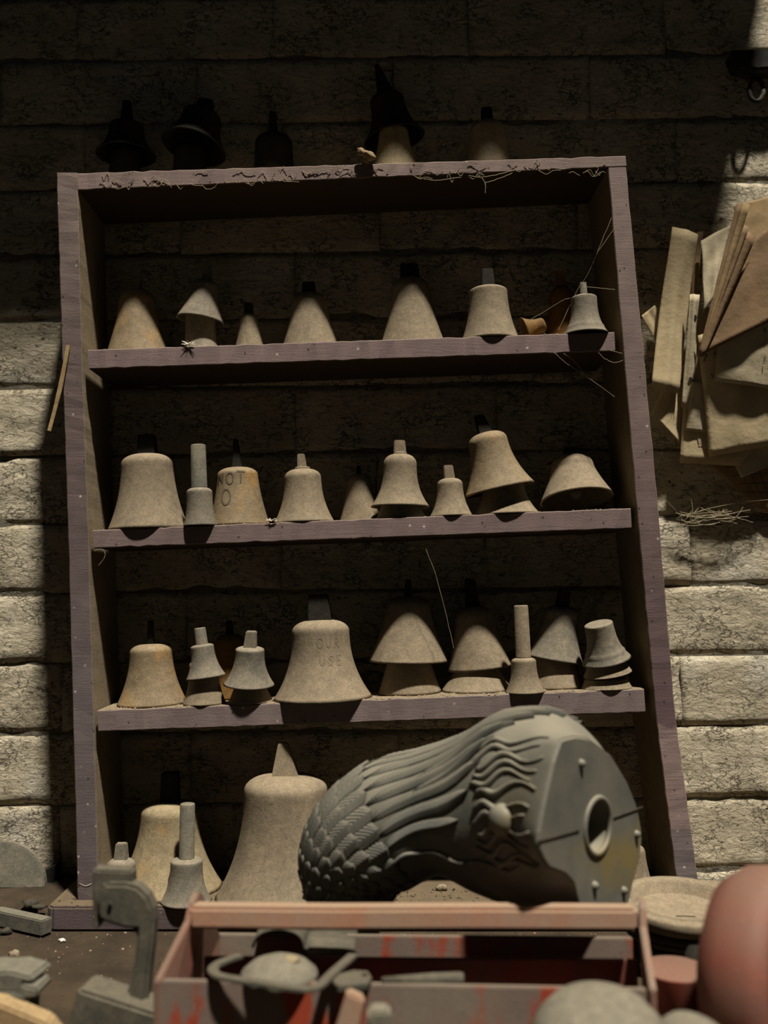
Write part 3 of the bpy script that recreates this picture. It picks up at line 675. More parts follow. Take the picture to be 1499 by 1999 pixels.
    for k, (qa, qb, cnt, wd) in enumerate(rows):
        for i in range(cnt):
            ph = -2.6 + (i + 0.5 * (k % 2)) * 3.2 / cnt
            feather(qa, qb, ph + random.uniform(-.03, .03), wd * 3.2 / cnt / .20 * .2 / wd * .55, 0.0045, 'feather', pw=.5, barbs=2.2)
    # long wing feathers sweeping towards the base
    for k, (qa, qb, ph, wd, lf, cv) in enumerate([(5.2, 2.6, -1.75, .10, .005, .25), (5.2, 2.2, -1.52, .10, .006, .30), (5.2, 1.9, -1.28, .10, .006, .34), (5.1, 1.6, -1.04, .10, .007, .36), (5.1, 1.3, -.80, .10, .007, .36), (5.1, 1.1, -.56, .10, .007, .34), (5.1, .9, -.32, .10, .007, .30), (5.1, .8, -.08, .11, .007, .25), (5.1, .8, .18, .12, .006, .2), (5.1, .9, .45, .12, .006, .1),
            (3.7, 1.0, -.62, .075, .009, .35), (3.6, .85, -.42, .075, .009, .32), (3.5, .75, -.20, .08, .010, .28), (3.9, 1.5, -.86, .075, .009, .36), (4.0, 1.9, -1.08, .075, .008, .32)]):
        feather(qa, qb, ph, wd, lf, 'wing_feather', cv, .7, 13)
    # wavy tufts on the flank before the base, and a knob among them
    for k in range(13):
        ph = -2.05 + k * 0.105; pts = []
        for i in range(13):
            t = i / 12; q = 2.1 - 1.75 * t - .1 * math.sin(k * 2.1); pp = ph + 0.05 * math.sin(t * 9 + k) + (0.15 * t if k > 6 else 0.02 * t)
            pts.append(S(q, pp) + N(q, pp) * 0.001 - base)
        tube('tuft', pts, 0.0052, M['owl'], e, 7, [0.35 + 0.65 * math.sin(math.pi * min(1, (i + 1) / 11)) for i in range(13)])
    kp = S(1.05, -1.55) - base; kn = N(1.05, -1.55); v, f = lathe_mesh('knob', [(0.024, -0.006), (0.021, 0.007), (0.014, 0.014), (0.006, 0.017), (0.0005, 0.0175)], 22)
    q_ = kn.to_track_quat('Z', 'Y').to_matrix(); mesh_obj('knob', [q_ @ Vector(x) + kp for x in v], f, M['owl'], e, True)
    # ragged moulding edge along the belly
    pts = [S(q, -1.98 - .03 * math.sin(q * 5)) + N(q, -1.98) * .002 - base for q in [0.4 + i * .2 for i in range(25)]]
    tube('flange', pts, 0.0035, M['owl'], e, 6)
    tag(e, 'grey hollow plastic bird with moulded feathers lying on its side, round hole in base', 'bird figure')
owl()

# ================================================================== papers pinned on the right
def sheet(label, cs, mat, bend=0.0, ripple=0.003, nu=16, nv=16, name='paper_sheet', seed=0, bendv=0.0, group='papers hanging beside the bookcase', holes=None):
    """cs: TL, TR, BR, BL as (px, py, Y)"""
    c = [P(*q) for q in cs]; o0 = (c[0] + c[1] + c[2] + c[3]) / 4
    def f(u, v, lift=0.0):
        a = c[0].lerp(c[1], u).lerp(c[3].lerp(c[2], u), v)
        d = bend * math.sin(math.pi * u) + bendv * math.sin(math.pi * v) + ripple * noise.noise(Vector((u * 3, v * 3, seed * 5.3))) + lift
        return a + Vector((0, -d, 0)) - o0
    V = [f(i / nu, j / nv) for j in range(nv + 1) for i in range(nu + 1)]
    Fc = [(j * (nu + 1) + i, j * (nu + 1) + i + 1, (j + 1) * (nu + 1) + i + 1, (j + 1) * (nu + 1) + i) for j in range(nv) for i in range(nu)]
    n0 = len(V); V += [v + Vector((0, 0.0006, 0)) for v in V]
    Fc += [tuple(n0 + k for k in reversed(q)) for q in Fc]
    rim = [i for i in range(nu + 1)] + [j * (nu + 1) + nu for j in range(1, nv + 1)] + [nv * (nu + 1) + i for i in range(nu - 1, -1, -1)] + [j * (nu + 1) for j in range(nv - 1, 0, -1)]
    Fc += [(rim[k], rim[(k + 1) % len(rim)], n0 + rim[(k + 1) % len(rim)], n0 + rim[k]) for k in range(len(rim))]
    o = mesh_obj(name, V, Fc, mat, None, True); o.location = o0; tag(o, label, 'paper', group)
    return o, f
def note(o, f, cs_px, text, px, py, h, wdt=0.0011, mat='ink'):
    """lettering at a pixel of the sheet (nearest u, v)"""
    best = min(((u / 40, v / 40) for u in range(41) for v in range(41)), key=lambda q: (lambda p: (p[0] - px) ** 2 + (p[1] - py) ** 2)(topx(f(*q) + o.location)))
    U = (f(min(1, best[0] + .05), best[1]) - f(max(0, best[0] - .05), best[1])).length / .1; W = (f(best[0], min(1, best[1] + .05)) - f(best[0], max(0, best[1] - .05))).length / .1
    s = mpp(f(*best) + o.location); L = strokes(text, h * s)
    ink('lettering', L, wdt, lambda a, b: f(best[0] + a / U, best[1] - b / W, 0.0011), M[mat], o)
def topx(p):
    d = p - CAM; z = d.dot(FW); return (749.5 + F * d.x / z, 999.5 - F * d.dot(UP) / z)
sheet('dim upper sheet, topmost of the pinned papers at the frame edge', [(1432, 402, .165), (1530, 380, .165), (1530, 470, .15), (1440, 470, .15)], M['paperd'], .01, seed=1)
o, f = sheet('brown gridded sheet sticking out at the bottom of the papers', [(1370, 896, .172), (1530, 872, .172), (1530, 1012, .186), (1482, 995, .186)], M['paperb'], .004, seed=2)
ink('grid_lines', [[(u, .05), (u, .95)] for u in (.3, .45, .6, .75, .9)] + [[(.15, v), (.98, v)] for v in (.2, .35, .5, .65, .8, .93)], 0.008, lambda a, b: f(a, b, .001), M['blue'], o, 8)
sheet('small tag with a notched corner poking out left of the papers', [(1278, 596, .16), (1300, 622, .16), (1292, 690, .16), (1252, 616, .155)], M['paper'], seed=3)
o, f = sheet('curled scrap covered in handwriting, low on the left of the papers', [(1292, 758, .158), (1330, 764, .16), (1328, 869, .165), (1271, 808, .148)], M['paper'], .008, seed=4)
ink('handwriting', [[(.18 + .05 * k + .012 * math.sin(q * 2.3 + k), .12 + .07 * q) for q in range(9)] for k in range(0, 11, 2)], 0.012, lambda a, b: f(a, b, .001), M['faint'], o)
o, f = sheet('bulging bottom leaf of the papers with torn left edge', [(1346, 600, .136), (1500, 620, .138), (1474, 912, .158), (1327, 904, .155)], M['paper'], .006, seed=5)
sheet('tall blank sheet hanging nearest the bookcase, left of all the papers', [(1312, 443, .122), (1363, 458, .128), (1326, 769, .138), (1271, 756, .130)], M['paper'], .007, .006, seed=6, bendv=-.012)
sheet('narrow folded leaf between the tall blank sheet and the punched strip', [(1357, 455, .14), (1373, 452, .14), (1352, 650, .142), (1340, 700, .142)], M['paperd'], .004, seed=7)
sheet('grey shaded sheet at the top middle of the papers', [(1368, 470, .12), (1425, 440, .125), (1402, 560, .11), (1374, 610, .105)], M['paperw'], .006, .008, seed=8)
o, f = sheet('punched pale strip with two round holes in the papers', [(1347, 574, .118), (1366, 576, .12), (1352, 800, .142), (1330, 795, .142)], M['paperw'], .002, seed=9)
for v in (.2, .745):
    u0, v0 = .62, v; q = [f(u0, v0, .0009) + Vector((0.0045 * math.cos(a * math.pi / 9), 0, 0.0055 * math.sin(a * math.pi / 9))) for a in range(18)]
    mesh_obj('punched_hole', q, [tuple(range(18))], M['black'], o)
sheet('short sheet tucked behind the numbered sheet, lower papers', [(1352, 745, .134), (1400, 752, .134), (1402, 848, .145), (1338, 840, .145)], M['paperw'], .002, seed=10)
sheet('little blank tab under the short sheet in the papers', [(1360, 838, .147), (1400, 840, .147), (1402, 874, .149), (1363, 873, .149)], M['paper'], .0, .001, seed=11)
sheet('loose corner sheet at the lower right of the papers', [(1420, 880, .160), (1530, 850, .158), (1530, 898, .150), (1447, 933, .150)], M['paperw'], .003, seed=12)
o, f = sheet('large sheet numbered 793 hanging in the middle of the papers', [(1362, 655, .118), (1530, 610, .11), (1530, 866, .132), (1384, 892, .142)], M['paper'], .006, .008, seed=13)
note(o, f, None, '793', 1366, 706, 13); note(o, f, None, 'S', 1386, 742, 9)
o, f = sheet('note with a column of handwritten numbers over the numbered sheet', [(1402, 640, .096), (1530, 600, .088), (1530, 764, .104), (1395, 744, .114)], M['paperw'], .006, .004, seed=14)
for tx, x, y, h in (('4', 1489, 652, 11), ('11', 1489, 676, 11), ('2', 1488, 704, 12), ('17', 1484, 727, 13)): note(o, f, None, tx, x, y, h)
for k, (a, b) in enumerate((((1437, 400, .095), (1449, 396, .10)), ((1449, 398, .085), (1464, 400, .09)), ((1452, 440, .08), (1462, 445, .085)), ((1461, 452, .065), (1474, 468, .07)))):
    sheet(('dark folded leaf of the fan, ', 'dusty creased leaf of the fan, ', 'thin shadowed leaf of the fan, ', 'pale-edged front leaf of the fan, ')[k] + ('leftmost', 'second from left', 'third from left', 'rightmost')[k] + ' among the papers', [a, b, (1371 + k * 2, 690, .105 - k * .003), (1361 + k * 2, 698, .105 - k * .003)], M[('paperb', 'paperd', 'paperb', 'paperb')[k]], .004, seed=20 + k, nu=6)
sheet('brown folded flap hanging over the numbered sheet, front of the papers', [(1466, 470, .088), (1560, 400, .088), (1540, 610, .076), (1362, 697, .102)], M['paperb'], .010, .006, seed=30)
sheet('narrow paper end behind the fan at the top of the papers', [(1404, 424, .135), (1419, 426, .135), (1412, 480, .13), (1398, 478, .13)], M['paperw'], seed=31)

# ================================================================== hook high on the right, stick, moth
hk = empty('wall_hook', P(1460, 165, WY)); hb = hk.location.copy()
extr('bracket', [P(1412, 120, .19) - hb, P(1530, 118, .19) - hb, P(1530, 152, .19) - hb, P(1460, 158, .19) - hb, P(1425, 150, .19) - hb], (0, -0.05, 0), M['iron'], hk, .004)
tube('ring', [P(1476 + 14 * math.cos(a), 176 + 22 * math.sin(a), .16 - .01 * math.sin(a)) - hb for a in [k * math.pi / 10 for k in range(21)]], .005, M['iron'], hk, 8)
tag(hk, 'dark iron bracket with a ring on the wall, top right corner', 'hook')
pts = [P(134, 674, -0.004), P(128, 705, -0.006), P(118, 755, -0.008), P(108, 800, -.010), P(97, 842, -.012)]
o = bar('wood_splinter', [p - pts[2] for p in pts], .0075, .004, M['stick'], None, (0, -1, 0), .0006); o.location = pts[2] + Vector((0, -.001, 0))
for v in o.data.vertices:
    k = (v.co.z - (pts[4] - pts[2]).z) / ((pts[0] - pts[4]).z); v.co.x += (0.0035 if v.co.x > 0 else -.0005) * (0.9 - k)
tag(o, 'thin pale wood splinter hanging against the left upright of the bookcase', 'splinter')
mo = empty('dried_moth', P(713, 316, 0.004)); mb = mo.location.copy()
def blob(name, c, r, mat, parent, seed=0, amp=.2, sub=2, squash=(1, 1, 1), rot=None):
    bm = bmesh.new(); bmesh.ops.create_icosphere(bm, subdivisions=sub, radius=1.0)
    V = []
    for v in bm.verts:
        d = 1 + amp * noise.noise(v.co * 1.6 + Vector((seed * 3.1, seed, 0)))
        p = Vector((v.co.x * squash[0], v.co.y * squash[1], v.co.z * squash[2])) * (r * d)
        if rot: p = Euler(rot).to_matrix() @ p
        V.append(p + Vector(c))
    Fc = [tuple(v.index for v in f.verts) for f in bm.faces]; bm.free()
    return mesh_obj(name, V, Fc, mat, parent, True)
blob('body', P(720, 304, -.010) - mb, .012, M['moth'], mo, 2, .25, 3, (1.15, .8, .75), (0, .5, 0))
blob('wing', P(705, 296, -.012) - mb, .010, M['moth'], mo, 4, .25, 3, (1.0, .5, .7), (0, .9, 0))
tube('leg', [P(716, 306, -.008) - mb, P(714, 318, -.004) - mb], .004, M['moth'], mo, 8)
tag(mo, 'shrivelled pale moth perched on the top front edge of the bookcase', 'moth')

# ================================================================== the red tool tote
tx = empty('tool_tote', PZ(760, 1870, 0.0)); tb = tx.location.copy()
ZT = .12
FL, FR, BR_, BL_ = PZ(300, 1914, ZT), PZ(1262, 1932, ZT), PZ(1240, 1832, ZT), PZ(420, 1824, ZT)
def panel(name, a, b, z0, z1, th, mat, bev=.0015):
    a, b = a - tb, b - tb; d = (b - a).normalized(); nn = Vector((-d.y, d.x, 0)) * th
    q = [Vector((a.x, a.y, z0)), Vector((b.x, b.y, z0)), Vector((b.x, b.y, z1)), Vector((a.x, a.y, z1))]
    return prism(name, q, [x + nn for x in q], mat, tx, bev)
panel('front_panel', FL, FR, .002, ZT, .009, M['red'])
panel('back_panel', BL_, PZ(1235, 1832, ZT), .002, ZT, .009, M['red'])
panel('divider', PZ(398, 1868, ZT - .004), PZ(1245, 1874, ZT - .004), .012, ZT - .004, .007, M['redin'])
q = [FL - tb, FR - tb, BR_ - tb, BL_ - tb]
prism('floor_panel', [Vector((x.x, x.y, .003)) for x in q], [Vector((x.x, x.y, .011)) for x in q], M['redin'], tx)
hz0, hz1 = .152, .184
HL, HR = P(375, 1785, -.50), P(1238, 1790, -.50)
def endp(name, f_, b_, pk, top):
    f_, b_, pk = f_ - tb, b_ - tb, pk - tb
    d = Vector((b_.x - f_.x, b_.y - f_.y, 0)).normalized(); wid = Vector((d.y, -d.x, 0)) * .009
    lo = [Vector((f_.x, f_.y, .002)), Vector((b_.x, b_.y, .002)), Vector((b_.x, b_.y, ZT))]
    for t in (.30, .12, -.02, -.16, -.28):
        c = Vector((pk.x, pk.y, 0)) + d * (t * .10); lo.append(Vector((c.x, c.y, top - 2.2 * t * t * .18)))
    lo.append(Vector((f_.x, f_.y, ZT)))
    return prism(name, lo, [p + wid for p in lo], M['redend'], tx, .0015)
endp('end_panel', FL, BL_, P(378, 1750, -.50), .212)
endp('end_panel', FR + Vector((.004, 0, 0)), BR_ + Vector((.012, 0, 0)), P(1247, 1766, -.50), .204)
hl, hr_ = P(372, 1786, -.515) - tb, P(1240, 1790, -.515) - tb
bar('handle', [hl, hl.lerp(hr_, .33) + Vector((0, 0, -.001)), hl.lerp(hr_, .66) + Vector((0, 0, .0005)), hr_], .030, .030, M['redwood'], tx, (0, 0, 1), .005)
tag(tx, 'worn red open tool tote with a long bar handle, in front of the plastic bird', 'toolbox')
# --- its contents
fr = [PZ(x, y, .131) for x, y in ((470, 1866), (440, 1876), (420, 1886), (416, 1897), (428, 1906), (465, 1913), (520, 1921), (575, 1930), (608, 1931), (628, 1921), (650, 1899), (680, 1873), (688, 1864), (676, 1858), (640, 1856), (600, 1855))]
c0 = sum(fr, Vector()) / len(fr)
o = bar('flat_bar_frame', smoothpath([p - c0 for p in fr], 5), .014, .005, M['grime'], None, (0, 0, 1), .001); o.location = c0
tag(o, 'bent flat-bar metal frame lying across the front of the red tote', 'metal frame')
c0 = PZ(545, 1900, .121); o = empty('ladle_bowl', c0)
lathe('bowl', [(0.0005, .022), (.020, .020), (.038, .013), (.050, .003), (.053, -.003), (.050, -.005), (.0005, -.004)], M['steel'], o, 40)
lathe('boss', [(.012, .018), (.010, .0225), (.004, .0245), (.0005, .0247)], M['pale'], o, 20).location = (.016, -.004, -.001)
tag(o, 'shallow upturned metal dish framed by the flat bar in the red tote', 'dish')
ch = []; Yg = -.47
for k in range(17):
    a = math.pi * k / 16; ch.append(P(543 - 52 * math.cos(a), 1851 - 38 * math.sin(a) ** .8, Yg))
ch += [P(612, 1853, Yg), P(690, 1858, Yg)]
c0 = P(560, 1850, Yg); V = []; Fc = []; m_ = len(ch)
for p in ch: V += [p - c0, p - c0 + Vector((.004, .10, .0))]
for i, p in enumerate(ch):
    n_ = Vector((0, 0, -.003)) if i > 16 else (P(543, 1851, Yg) - p).normalized() * .003
    V += [p - c0 + n_, p - c0 + n_ + Vector((.004, .10, 0))]
for i in range(m_ - 1):
    a, b = 2 * i, 2 * m_ + 2 * i; Fc += [(a, a + 2, a + 3, a + 1), (b, b + 1, b + 3, b + 2), (a, b, b + 2, a + 2), (a + 1, a + 3, b + 3, b + 1)]
Fc += [(0, 1, 2 * m_ + 1, 2 * m_), (2 * m_ - 2, 4 * m_ - 2, 4 * m_ - 1, 2 * m_ - 1)]
o = mesh_obj('half_pipe', V, Fc, M['grime'], None, True); o.location = c0
tag(o, 'arched half-pipe metal shell with a flat flange inside the red tote', 'metal shell')
p0, p1 = PZ(745, 1914, .122), PZ(905, 1911, .122); c0 = p0.lerp(p1, .5)
o = tube('round_bar', [p0 - c0, (p1 - c0) * .2, p1 - c0 - Vector((.004, 0, 0)), p1 - c0], .0085, M['grime'], None, 16, [.5, .95, 1, .85]); o.location = c0
tag(o, 'tapered round bar lying along the front edge of the red tote', 'metal bar')
pp = [PZ(x, y, .128) for x, y in ((640, 1906), (690, 1893), (718, 1895), (726, 1908), (716, 1921), (660, 1925))]; c0 = sum(pp, Vector()) / 6
o = empty('hinge_plate', c0); extr('plate', [p - c0 for p in pp], (0, 0, -.008), M['grime'], o, .001)
hp = PZ(712, 1902, .129) - c0; mesh_obj('screw_hole', [hp + Vector((.0045 * math.cos(a * .6283), .0045 * math.sin(a * .6283), 0)) for a in range(10)], [tuple(range(10))], M['black'], o)
tag(o, 'small metal hinge plate with a screw hole beside the flat-bar frame', 'hinge plate')

# ================================================================== right hand corner: discs, tins
c0 = PZ(1330, 1760, .105); e = empty('grooved_disc', (c0.x, c0.y, .083), (.08, 0, 0)); r = .108
lathe('disc', [(.0005, .006), (.076, .006), (.078, .007), (.079, .013), (.081, .014), (.082, .019), (.084, .020), (.085, .027), (r - .004, .027), (r, .023), (r - .003, .006), (r - .012, 0), (.0005, 0)], M['tan'], e, 64)
for rr_ in (.0738, .0768): pass
bar('slot', [Vector((-.016, -.02, .0064)), Vector((.016, -.022, .0064))], .003, .0012, M['iron'], e, (0, 0, 1), .0003)
tag(e, 'round dusty disc with a recessed grooved centre, on top of the disc pile', 'disc')
for k, (rr_, z0, z1, mt_, lb) in enumerate(((.098, .050, .070, 'grime', 'dark thick disc directly under the grooved disc in the pile'), (.086, .002, .048, 'iron', 'lowest dark block of the disc pile on the bench'))):
    e = empty('metal_disc', (c0.x + .004, c0.y + .004, z0)); h = z1 - z0
    lathe('disc', [(.0005, 0), (rr_ - .004, 0), (rr_, .004), (rr_, h * .4), (rr_ - .003, h * .45), (rr_ - .003, h * .55), (rr_, h * .6), (rr_, h - .004), (rr_ - .004, h), (.0005, h)], M[mt_], e, 56); tag(e, lb, 'disc')
c1 = PZ(1400, 1748, .03); e = empty('metal_disc', (c1.x + .02, c1.y + .03, .001))
lathe('disc', [(.0005, 0), (.075, 0), (.079, .004), (.079, .024), (.074, .028), (.0005, .028)], M['tan'], e, 48); tag(e, 'pale flat disc on the bench behind the red drum', 'disc')
c1 = PZ(1318, 1885, .10); e = empty('paint_tin', (c1.x, c1.y, .001))
lathe('tin', [(.0005, 0), (.040, 0), (.042, .002), (.048, .092), (.049, .095), (.047, .096), (.0005, .094)], M['redtin'], e, 40)
tag(e, 'small orange-red tin with dusty lid between the tote and red drum', 'tin')
# red drum lying with its end towards the lower right
c1 = P(1524, 1911, -.62); ax = Vector((.80, -.60, .02)).normalized(); e = empty('red_drum', c1, ax.to_track_quat('Z', 'Y').to_euler())
lathe('drum', [(.0005, -.085), (.072, -.083), (.112, -.068), (.132, -.040), (.138, -.005), (.134, .014), (.120, .022), (.110, .012), (.102, -.004), (.060, -.010), (.0005, -.010)], M['redtin'], e, 64)
lathe('cap', [(.030, -.012), (.030, .004), (.026, .008), (.0005, .008)], M['redin'], e, 32)
tag(e, 'dull red rounded drum lying at the right edge of the bench', 'drum')
c1 = P(1380, 1922, -.42); ax2 = Vector((.85, -.50, .16)).normalized(); e = empty('black_hoop', c1, ax2.to_track_quat('Z', 'Y').to_euler())
lathe('hoop', [(.044, -.02), (.053, -.018), (.0535, .012), (.051, .016), (.046, .014), (.043, -.01)], M['black'], e, 48, closed=True)
lathe('rim', [(.051, .013), (.0545, .013), (.0545, .018), (.051, .018)], M['steel'], e, 48, closed=True)
tag(e, 'black metal hoop with pale rim beside the red drum', 'hoop')
for k, (px, py, Y, r, lb) in enumerate(((1170, 2046, -.70, .084, 'rounded grey casting, blurred, nearest the lens at bottom right'), (1352, 2042, -.72, .044, 'smaller rounded grey casting, blurred, under the red drum'))):
    p = P(px, py, Y); e = empty('grey_casting', p, (R(12), R(-8 + 14 * k), R(20)))
    lathe('dome', [(.0005, -.03), (r * .9, -.03), (r, -.02), (r * 1.0, .0), (r * .93, r * .3), (r * .75, r * .52), (r * .5, r * .64), (r * .25, r * .69), (.0005, r * .70)], M['steel'], e, 48)
    lathe('neck', [(r * .5, -.029), (r * .5, -.10), (.0005, -.10)], M['grime'], e, 24)
    tag(e, lb, 'casting')

# ================================================================== left foreground
br = empty('cast_bracket', P(262, 1990, -.50)); bb_ = br.location.copy()
head = [(187, 1748), (192, 1733), (204, 1725), (245, 1725), (268, 1732), (288, 1750), (299, 1775), (301, 1800), (297, 1850), (291, 1900), (287, 1950), (290, 2015), (222, 2015), (236, 1960), (252, 1925), (262, 1870), (265, 1815), (245, 1814), (205, 1802), (190, 1793)]
extr('arm', [P(x, y, -.50) - bb_ for x, y in head], (0, .032, 0), M['grime'], br, .006)
extr('pad', [P(x, y, -.49) - bb_ for x, y in ((179, 1698), (256, 1701), (258, 1738), (248, 1742), (190, 1815), (180, 1815))], (0, .03, 0), M['grime'], br, .003)
v, f = lathe_mesh('screw', [(.0035, 0), (.003, .0025), (.0005, .003)], 12)
c_ = P(215, 1765, -.502) - bb_; mesh_obj('screw', [Vector((x[0], -x[2], x[1])) + c_ for x in v], f, M['iron'], br, True)
foot_ = [P(x, y, -.52) - bb_ for x, y in ((150, 1932), (330, 1990), (420, 2030), (110, 2060))]
extr('foot', foot_, (.012, .045, .006), M['grime'], br, .004)
tag(br, 'grey cast bracket with curved neck and square head, standing at left foreground', 'bracket')
def block(label, cat, name, px, mat, Y, dep, bev=.003, group=None):
    c = P(*px[0], Y); o = extr(name, [P(x, y, Y) - c for x, y in px], dep, M[mat], None, bev); o.location = c; return tag(o, label, cat, group)
block('grey chipped wooden block with stepped end at the lower left edge', 'wood block', 'wood_block', [(-60, 1899), (20, 1898), (58, 1908), (63, 1920), (46, 1918), (45, 1938), (-60, 1936)], 'slate', -.50, (.012, .05, .004))
block('short dark wood stub under the chipped block at the lower left', 'wood block', 'wood_block', [(38, 1923), (74, 1931), (72, 1948), (52, 1950), (48, 2062), (-60, 2062), (-60, 1938), (38, 1940)], 'slate', -.505, (.004, .045, .002))
block('flat tan board cut off by the bottom left corner of the picture', 'board', 'wood_board', [(-60, 1955), (0, 1962), (92, 2000), (150, 2075), (-60, 2075)], 'stick', -.53, (.0, .03, .004))
block('grey square stick poking up before the red tote, blurred', 'stick', 'wood_stick', [(677, 1937), (712, 1953), (660, 2190), (600, 2190)], 'redwood', -.66, (.0, .02, .0))
block('pale rounded fitting beside the grey stick at the bottom edge', 'fitting', 'rounded_fitting', [(717, 1982), (730, 1976), (758, 1976), (764, 1984), (762, 2190), (712, 2190)], 'steel', -.68, (.0, .03, .0), .006)
# disc leaning on the wall at the far left, wedge, batten
c1 = P(-6, 1745, .10); e = empty('half_disc', (c1.x, .105, .034), (R(-10), 0, R(4)))
hd = [(.090 * math.cos(math.pi * k / 28), 0, .090 * math.sin(math.pi * k / 28)) for k in range(29)]
extr('plate', hd, (0, .026, 0), M['steel'], e, .0025)
tag(e, 'grey chalky half-round plate standing in dust against the wall at the far left', 'disc')
c1 = P(92, 1720, .13); o = extr('black_wedge', [P(x, y, .15) - c1 for x, y in ((78, 1704), (107, 1690), (103, 1752), (80, 1752))], (0, .04, 0), M['black'], None, .001); o.location = c1
tag(o, 'black charred wedge between the chalky half-round plate and the bookcase', 'wedge')
b0, b1 = PZ(-60, 1768, .03), PZ(92, 1800, .03); c0 = b0.lerp(b1, .5)
o = bar('wood_batten', [b0 - c0 + Vector((0, .012, -.012)), b1 - c0 + Vector((-.004, .012, -.012))], .026, .028, M['slate'], None, (0, 0, 1), .002); o.location = c0
tag(o, 'grey weathered batten lying on the bench at the left, butting the purple base', 'batten')
V = []; Fc = []; nx, ny = 40, 24; x0, x1, y0, y1 = -1.0, P(150, 1760, 0).x, -.03, .198
for b in range(ny + 1):
    for a in range(nx + 1):
        x, y = x0 + (x1 - x0) * a / nx, y0 + (y1 - y0) * b / ny
        ed = max(0.0, min(1, (y - y0) / .035, (x1 - x) / .02 + .0, (x - x0) / .05)); ed = ed * ed * (3 - 2 * ed)
        V.append((x, y, .0005 + ed * (.034 + .006 * noise.noise(Vector((x * 14, y * 14, 2))) + .003 * noise.noise(Vector((x * 60, y * 60, 5))))))
Fc = [(b * (nx + 1) + a, b * (nx + 1) + a + 1, (b + 1) * (nx + 1) + a + 1, (b + 1) * (nx + 1) + a) for b in range(ny) for a in range(nx)]
ms = mesh_obj('dust_mound', V, Fc, M['bench'], None, True)
tag(ms, 'brown dust bank heaped between the grey batten and the wall', 'dust', kind='stuff')

# ================================================================== lumps, grit, fluff, webs
def lump(label, px, py, z, r, mat, seed, squash=(1, .8, .6), name='rubble_lump', cat='rubble', amp=.7):
    c = PZ(px, py, z); o = blob(name, (0, 0, 0), r, M[mat], None, seed, amp, 2, squash); o.location = c + Vector((0, 0, r * squash[2] * .75)); return tag(o, label, cat, 'lumps on the bench')
lump('dark crusty lump on the dust before the chalky half-round plate', 60, 1770, .036, .013, 'iron', 1, (1.3, .8, .6))
lump('second dark crumb trailing right of the crusty lump', 76, 1774, .036, .010, 'iron', 2, (1.5, .8, .5))
lump('greyish fluffy clump on the bench below the grey batten', 36, 1812, .0, .016, 'steel', 3)
lump('dark lumpy clinker at the left end of the purple base', 72, 1812, .0, .015, 'grime', 4, (1.3, .8, .7))
lump('oval dark pebble at the far left of the bench', 12, 1824, .0, .011, 'iron', 5)
lump('small white chip on the bench in front of the purple base', 121, 1839, .0, .006, 'white', 6)
lump('grey pebble at the foot of the large pale bell', 312, 1752, PLZ, .012, 'grime', 7)
lump('tan rubble chip on the bench above the chipped wooden block', 28, 1868, .0, .010, 'tan', 8)
lump('white rubble chip beside the tan chip at the left', 34, 1880, .0, .008, 'white', 9)
lump('pale flake of plaster under the arch of the plastic bird', 862, 1738, PLZ, .012, 'tan', 10)
def grit(name, label, n, place, rng, mat, seed):
    rd = random.Random(seed); V = []; Fc = []
    for i in range(n):
        p = place(rd); r = rng[0] + (rng[1] - rng[0]) * rd.random() ** 3; o = len(V)
        q = [Vector((rd.uniform(-1, 1), rd.uniform(-1, 1), rd.uniform(-.4, .7))) * r for _ in range(1)]
        a = rd.uniform(0, 6.28); st_ = rd.uniform(.6, 1.6)
        for k in range(4): V.append(p + Vector((math.cos(a + k * 1.571) * r * (st_ if k % 2 else 1), math.sin(a + k * 1.571) * r * (st_ if k % 2 else 1), 0)))
        V += [p + Vector((rd.uniform(-.3, .3) * r, rd.uniform(-.3, .3) * r, r * rd.uniform(.4, 1.0)))]
        Fc += [(o + k, o + (k + 1) % 4, o + 4) for k in range(4)]
    o = mesh_obj(name, V, Fc, mat, None); return tag(o, label, 'grit', kind='stuff')
onb = lambda rd: Vector((rd.uniform(-.85, .85), -.045 - .62 * rd.random() ** 1.6, 0.0))
grit('bench_grit', 'brown grit and crumbs scattered over the workbench', 2600, onb, (.0008, .0045), M['bench'], 3)
grit('pale_grit', 'tiny pale chips scattered over the workbench', 260, onb, (.0008, .003), M['pale'], 4)
grit('rust_grit', 'rust-coloured flakes scattered over the workbench', 240, onb, (.001, .004), M['redwood'], 5)
def onshelf(k, a, b):
    def f(rd):
        px = rd.uniform(a, b); X = P(px, SH[k][0][1], 0).x; return Vector((X, .003 + .12 * rd.random() ** 2, shelf_z(k, X)))
    return f
grit('shelf_dust', 'brown crumbs and dust along the third shelf', 1400, onshelf(3, 200, 1250), (.0008, .004), M['tan'], 6)
grit('shelf_dust', 'fine dust crumbs along the second shelf', 500, onshelf(2, 190, 1220), (.0006, .0025), M['tan'], 7)
grit('shelf_dust', 'fine dust crumbs along the top shelf', 400, onshelf(1, 180, 1190), (.0006, .0025), M['tan'], 8)
grit('ledge_dust', 'dust crumbs on the purple base of the bookcase', 900, lambda rd: Vector((rd.uniform(xl + .01, .55), -.036 + .1 * rd.random(), PLZ)), (.0008, .004), M['bench'], 9)
def fluff(label, px, py, Y, r, n, seed):
    rd = random.Random(seed); c = P(px, py, Y); parts = []
    for i in range(n):
        d = Vector((rd.uniform(-1.6, 1.6), rd.uniform(-.6, .4), rd.uniform(-.1, .8))) * r
        parts.append(tube_data([Vector((d.x * .1, d.y * .1, 0)), d * .5 + Vector((0, 0, r * .1)), d], .0005, 4))
    v, f = merge(parts); o = mesh_obj('feather_fluff', v, f, M['white'], None); o.location = c; return tag(o, label, 'fluff')
fluff('white downy feather tuft at the front of the top shelf under the small stack', 369, 673, -.003, .010, 46, 1)
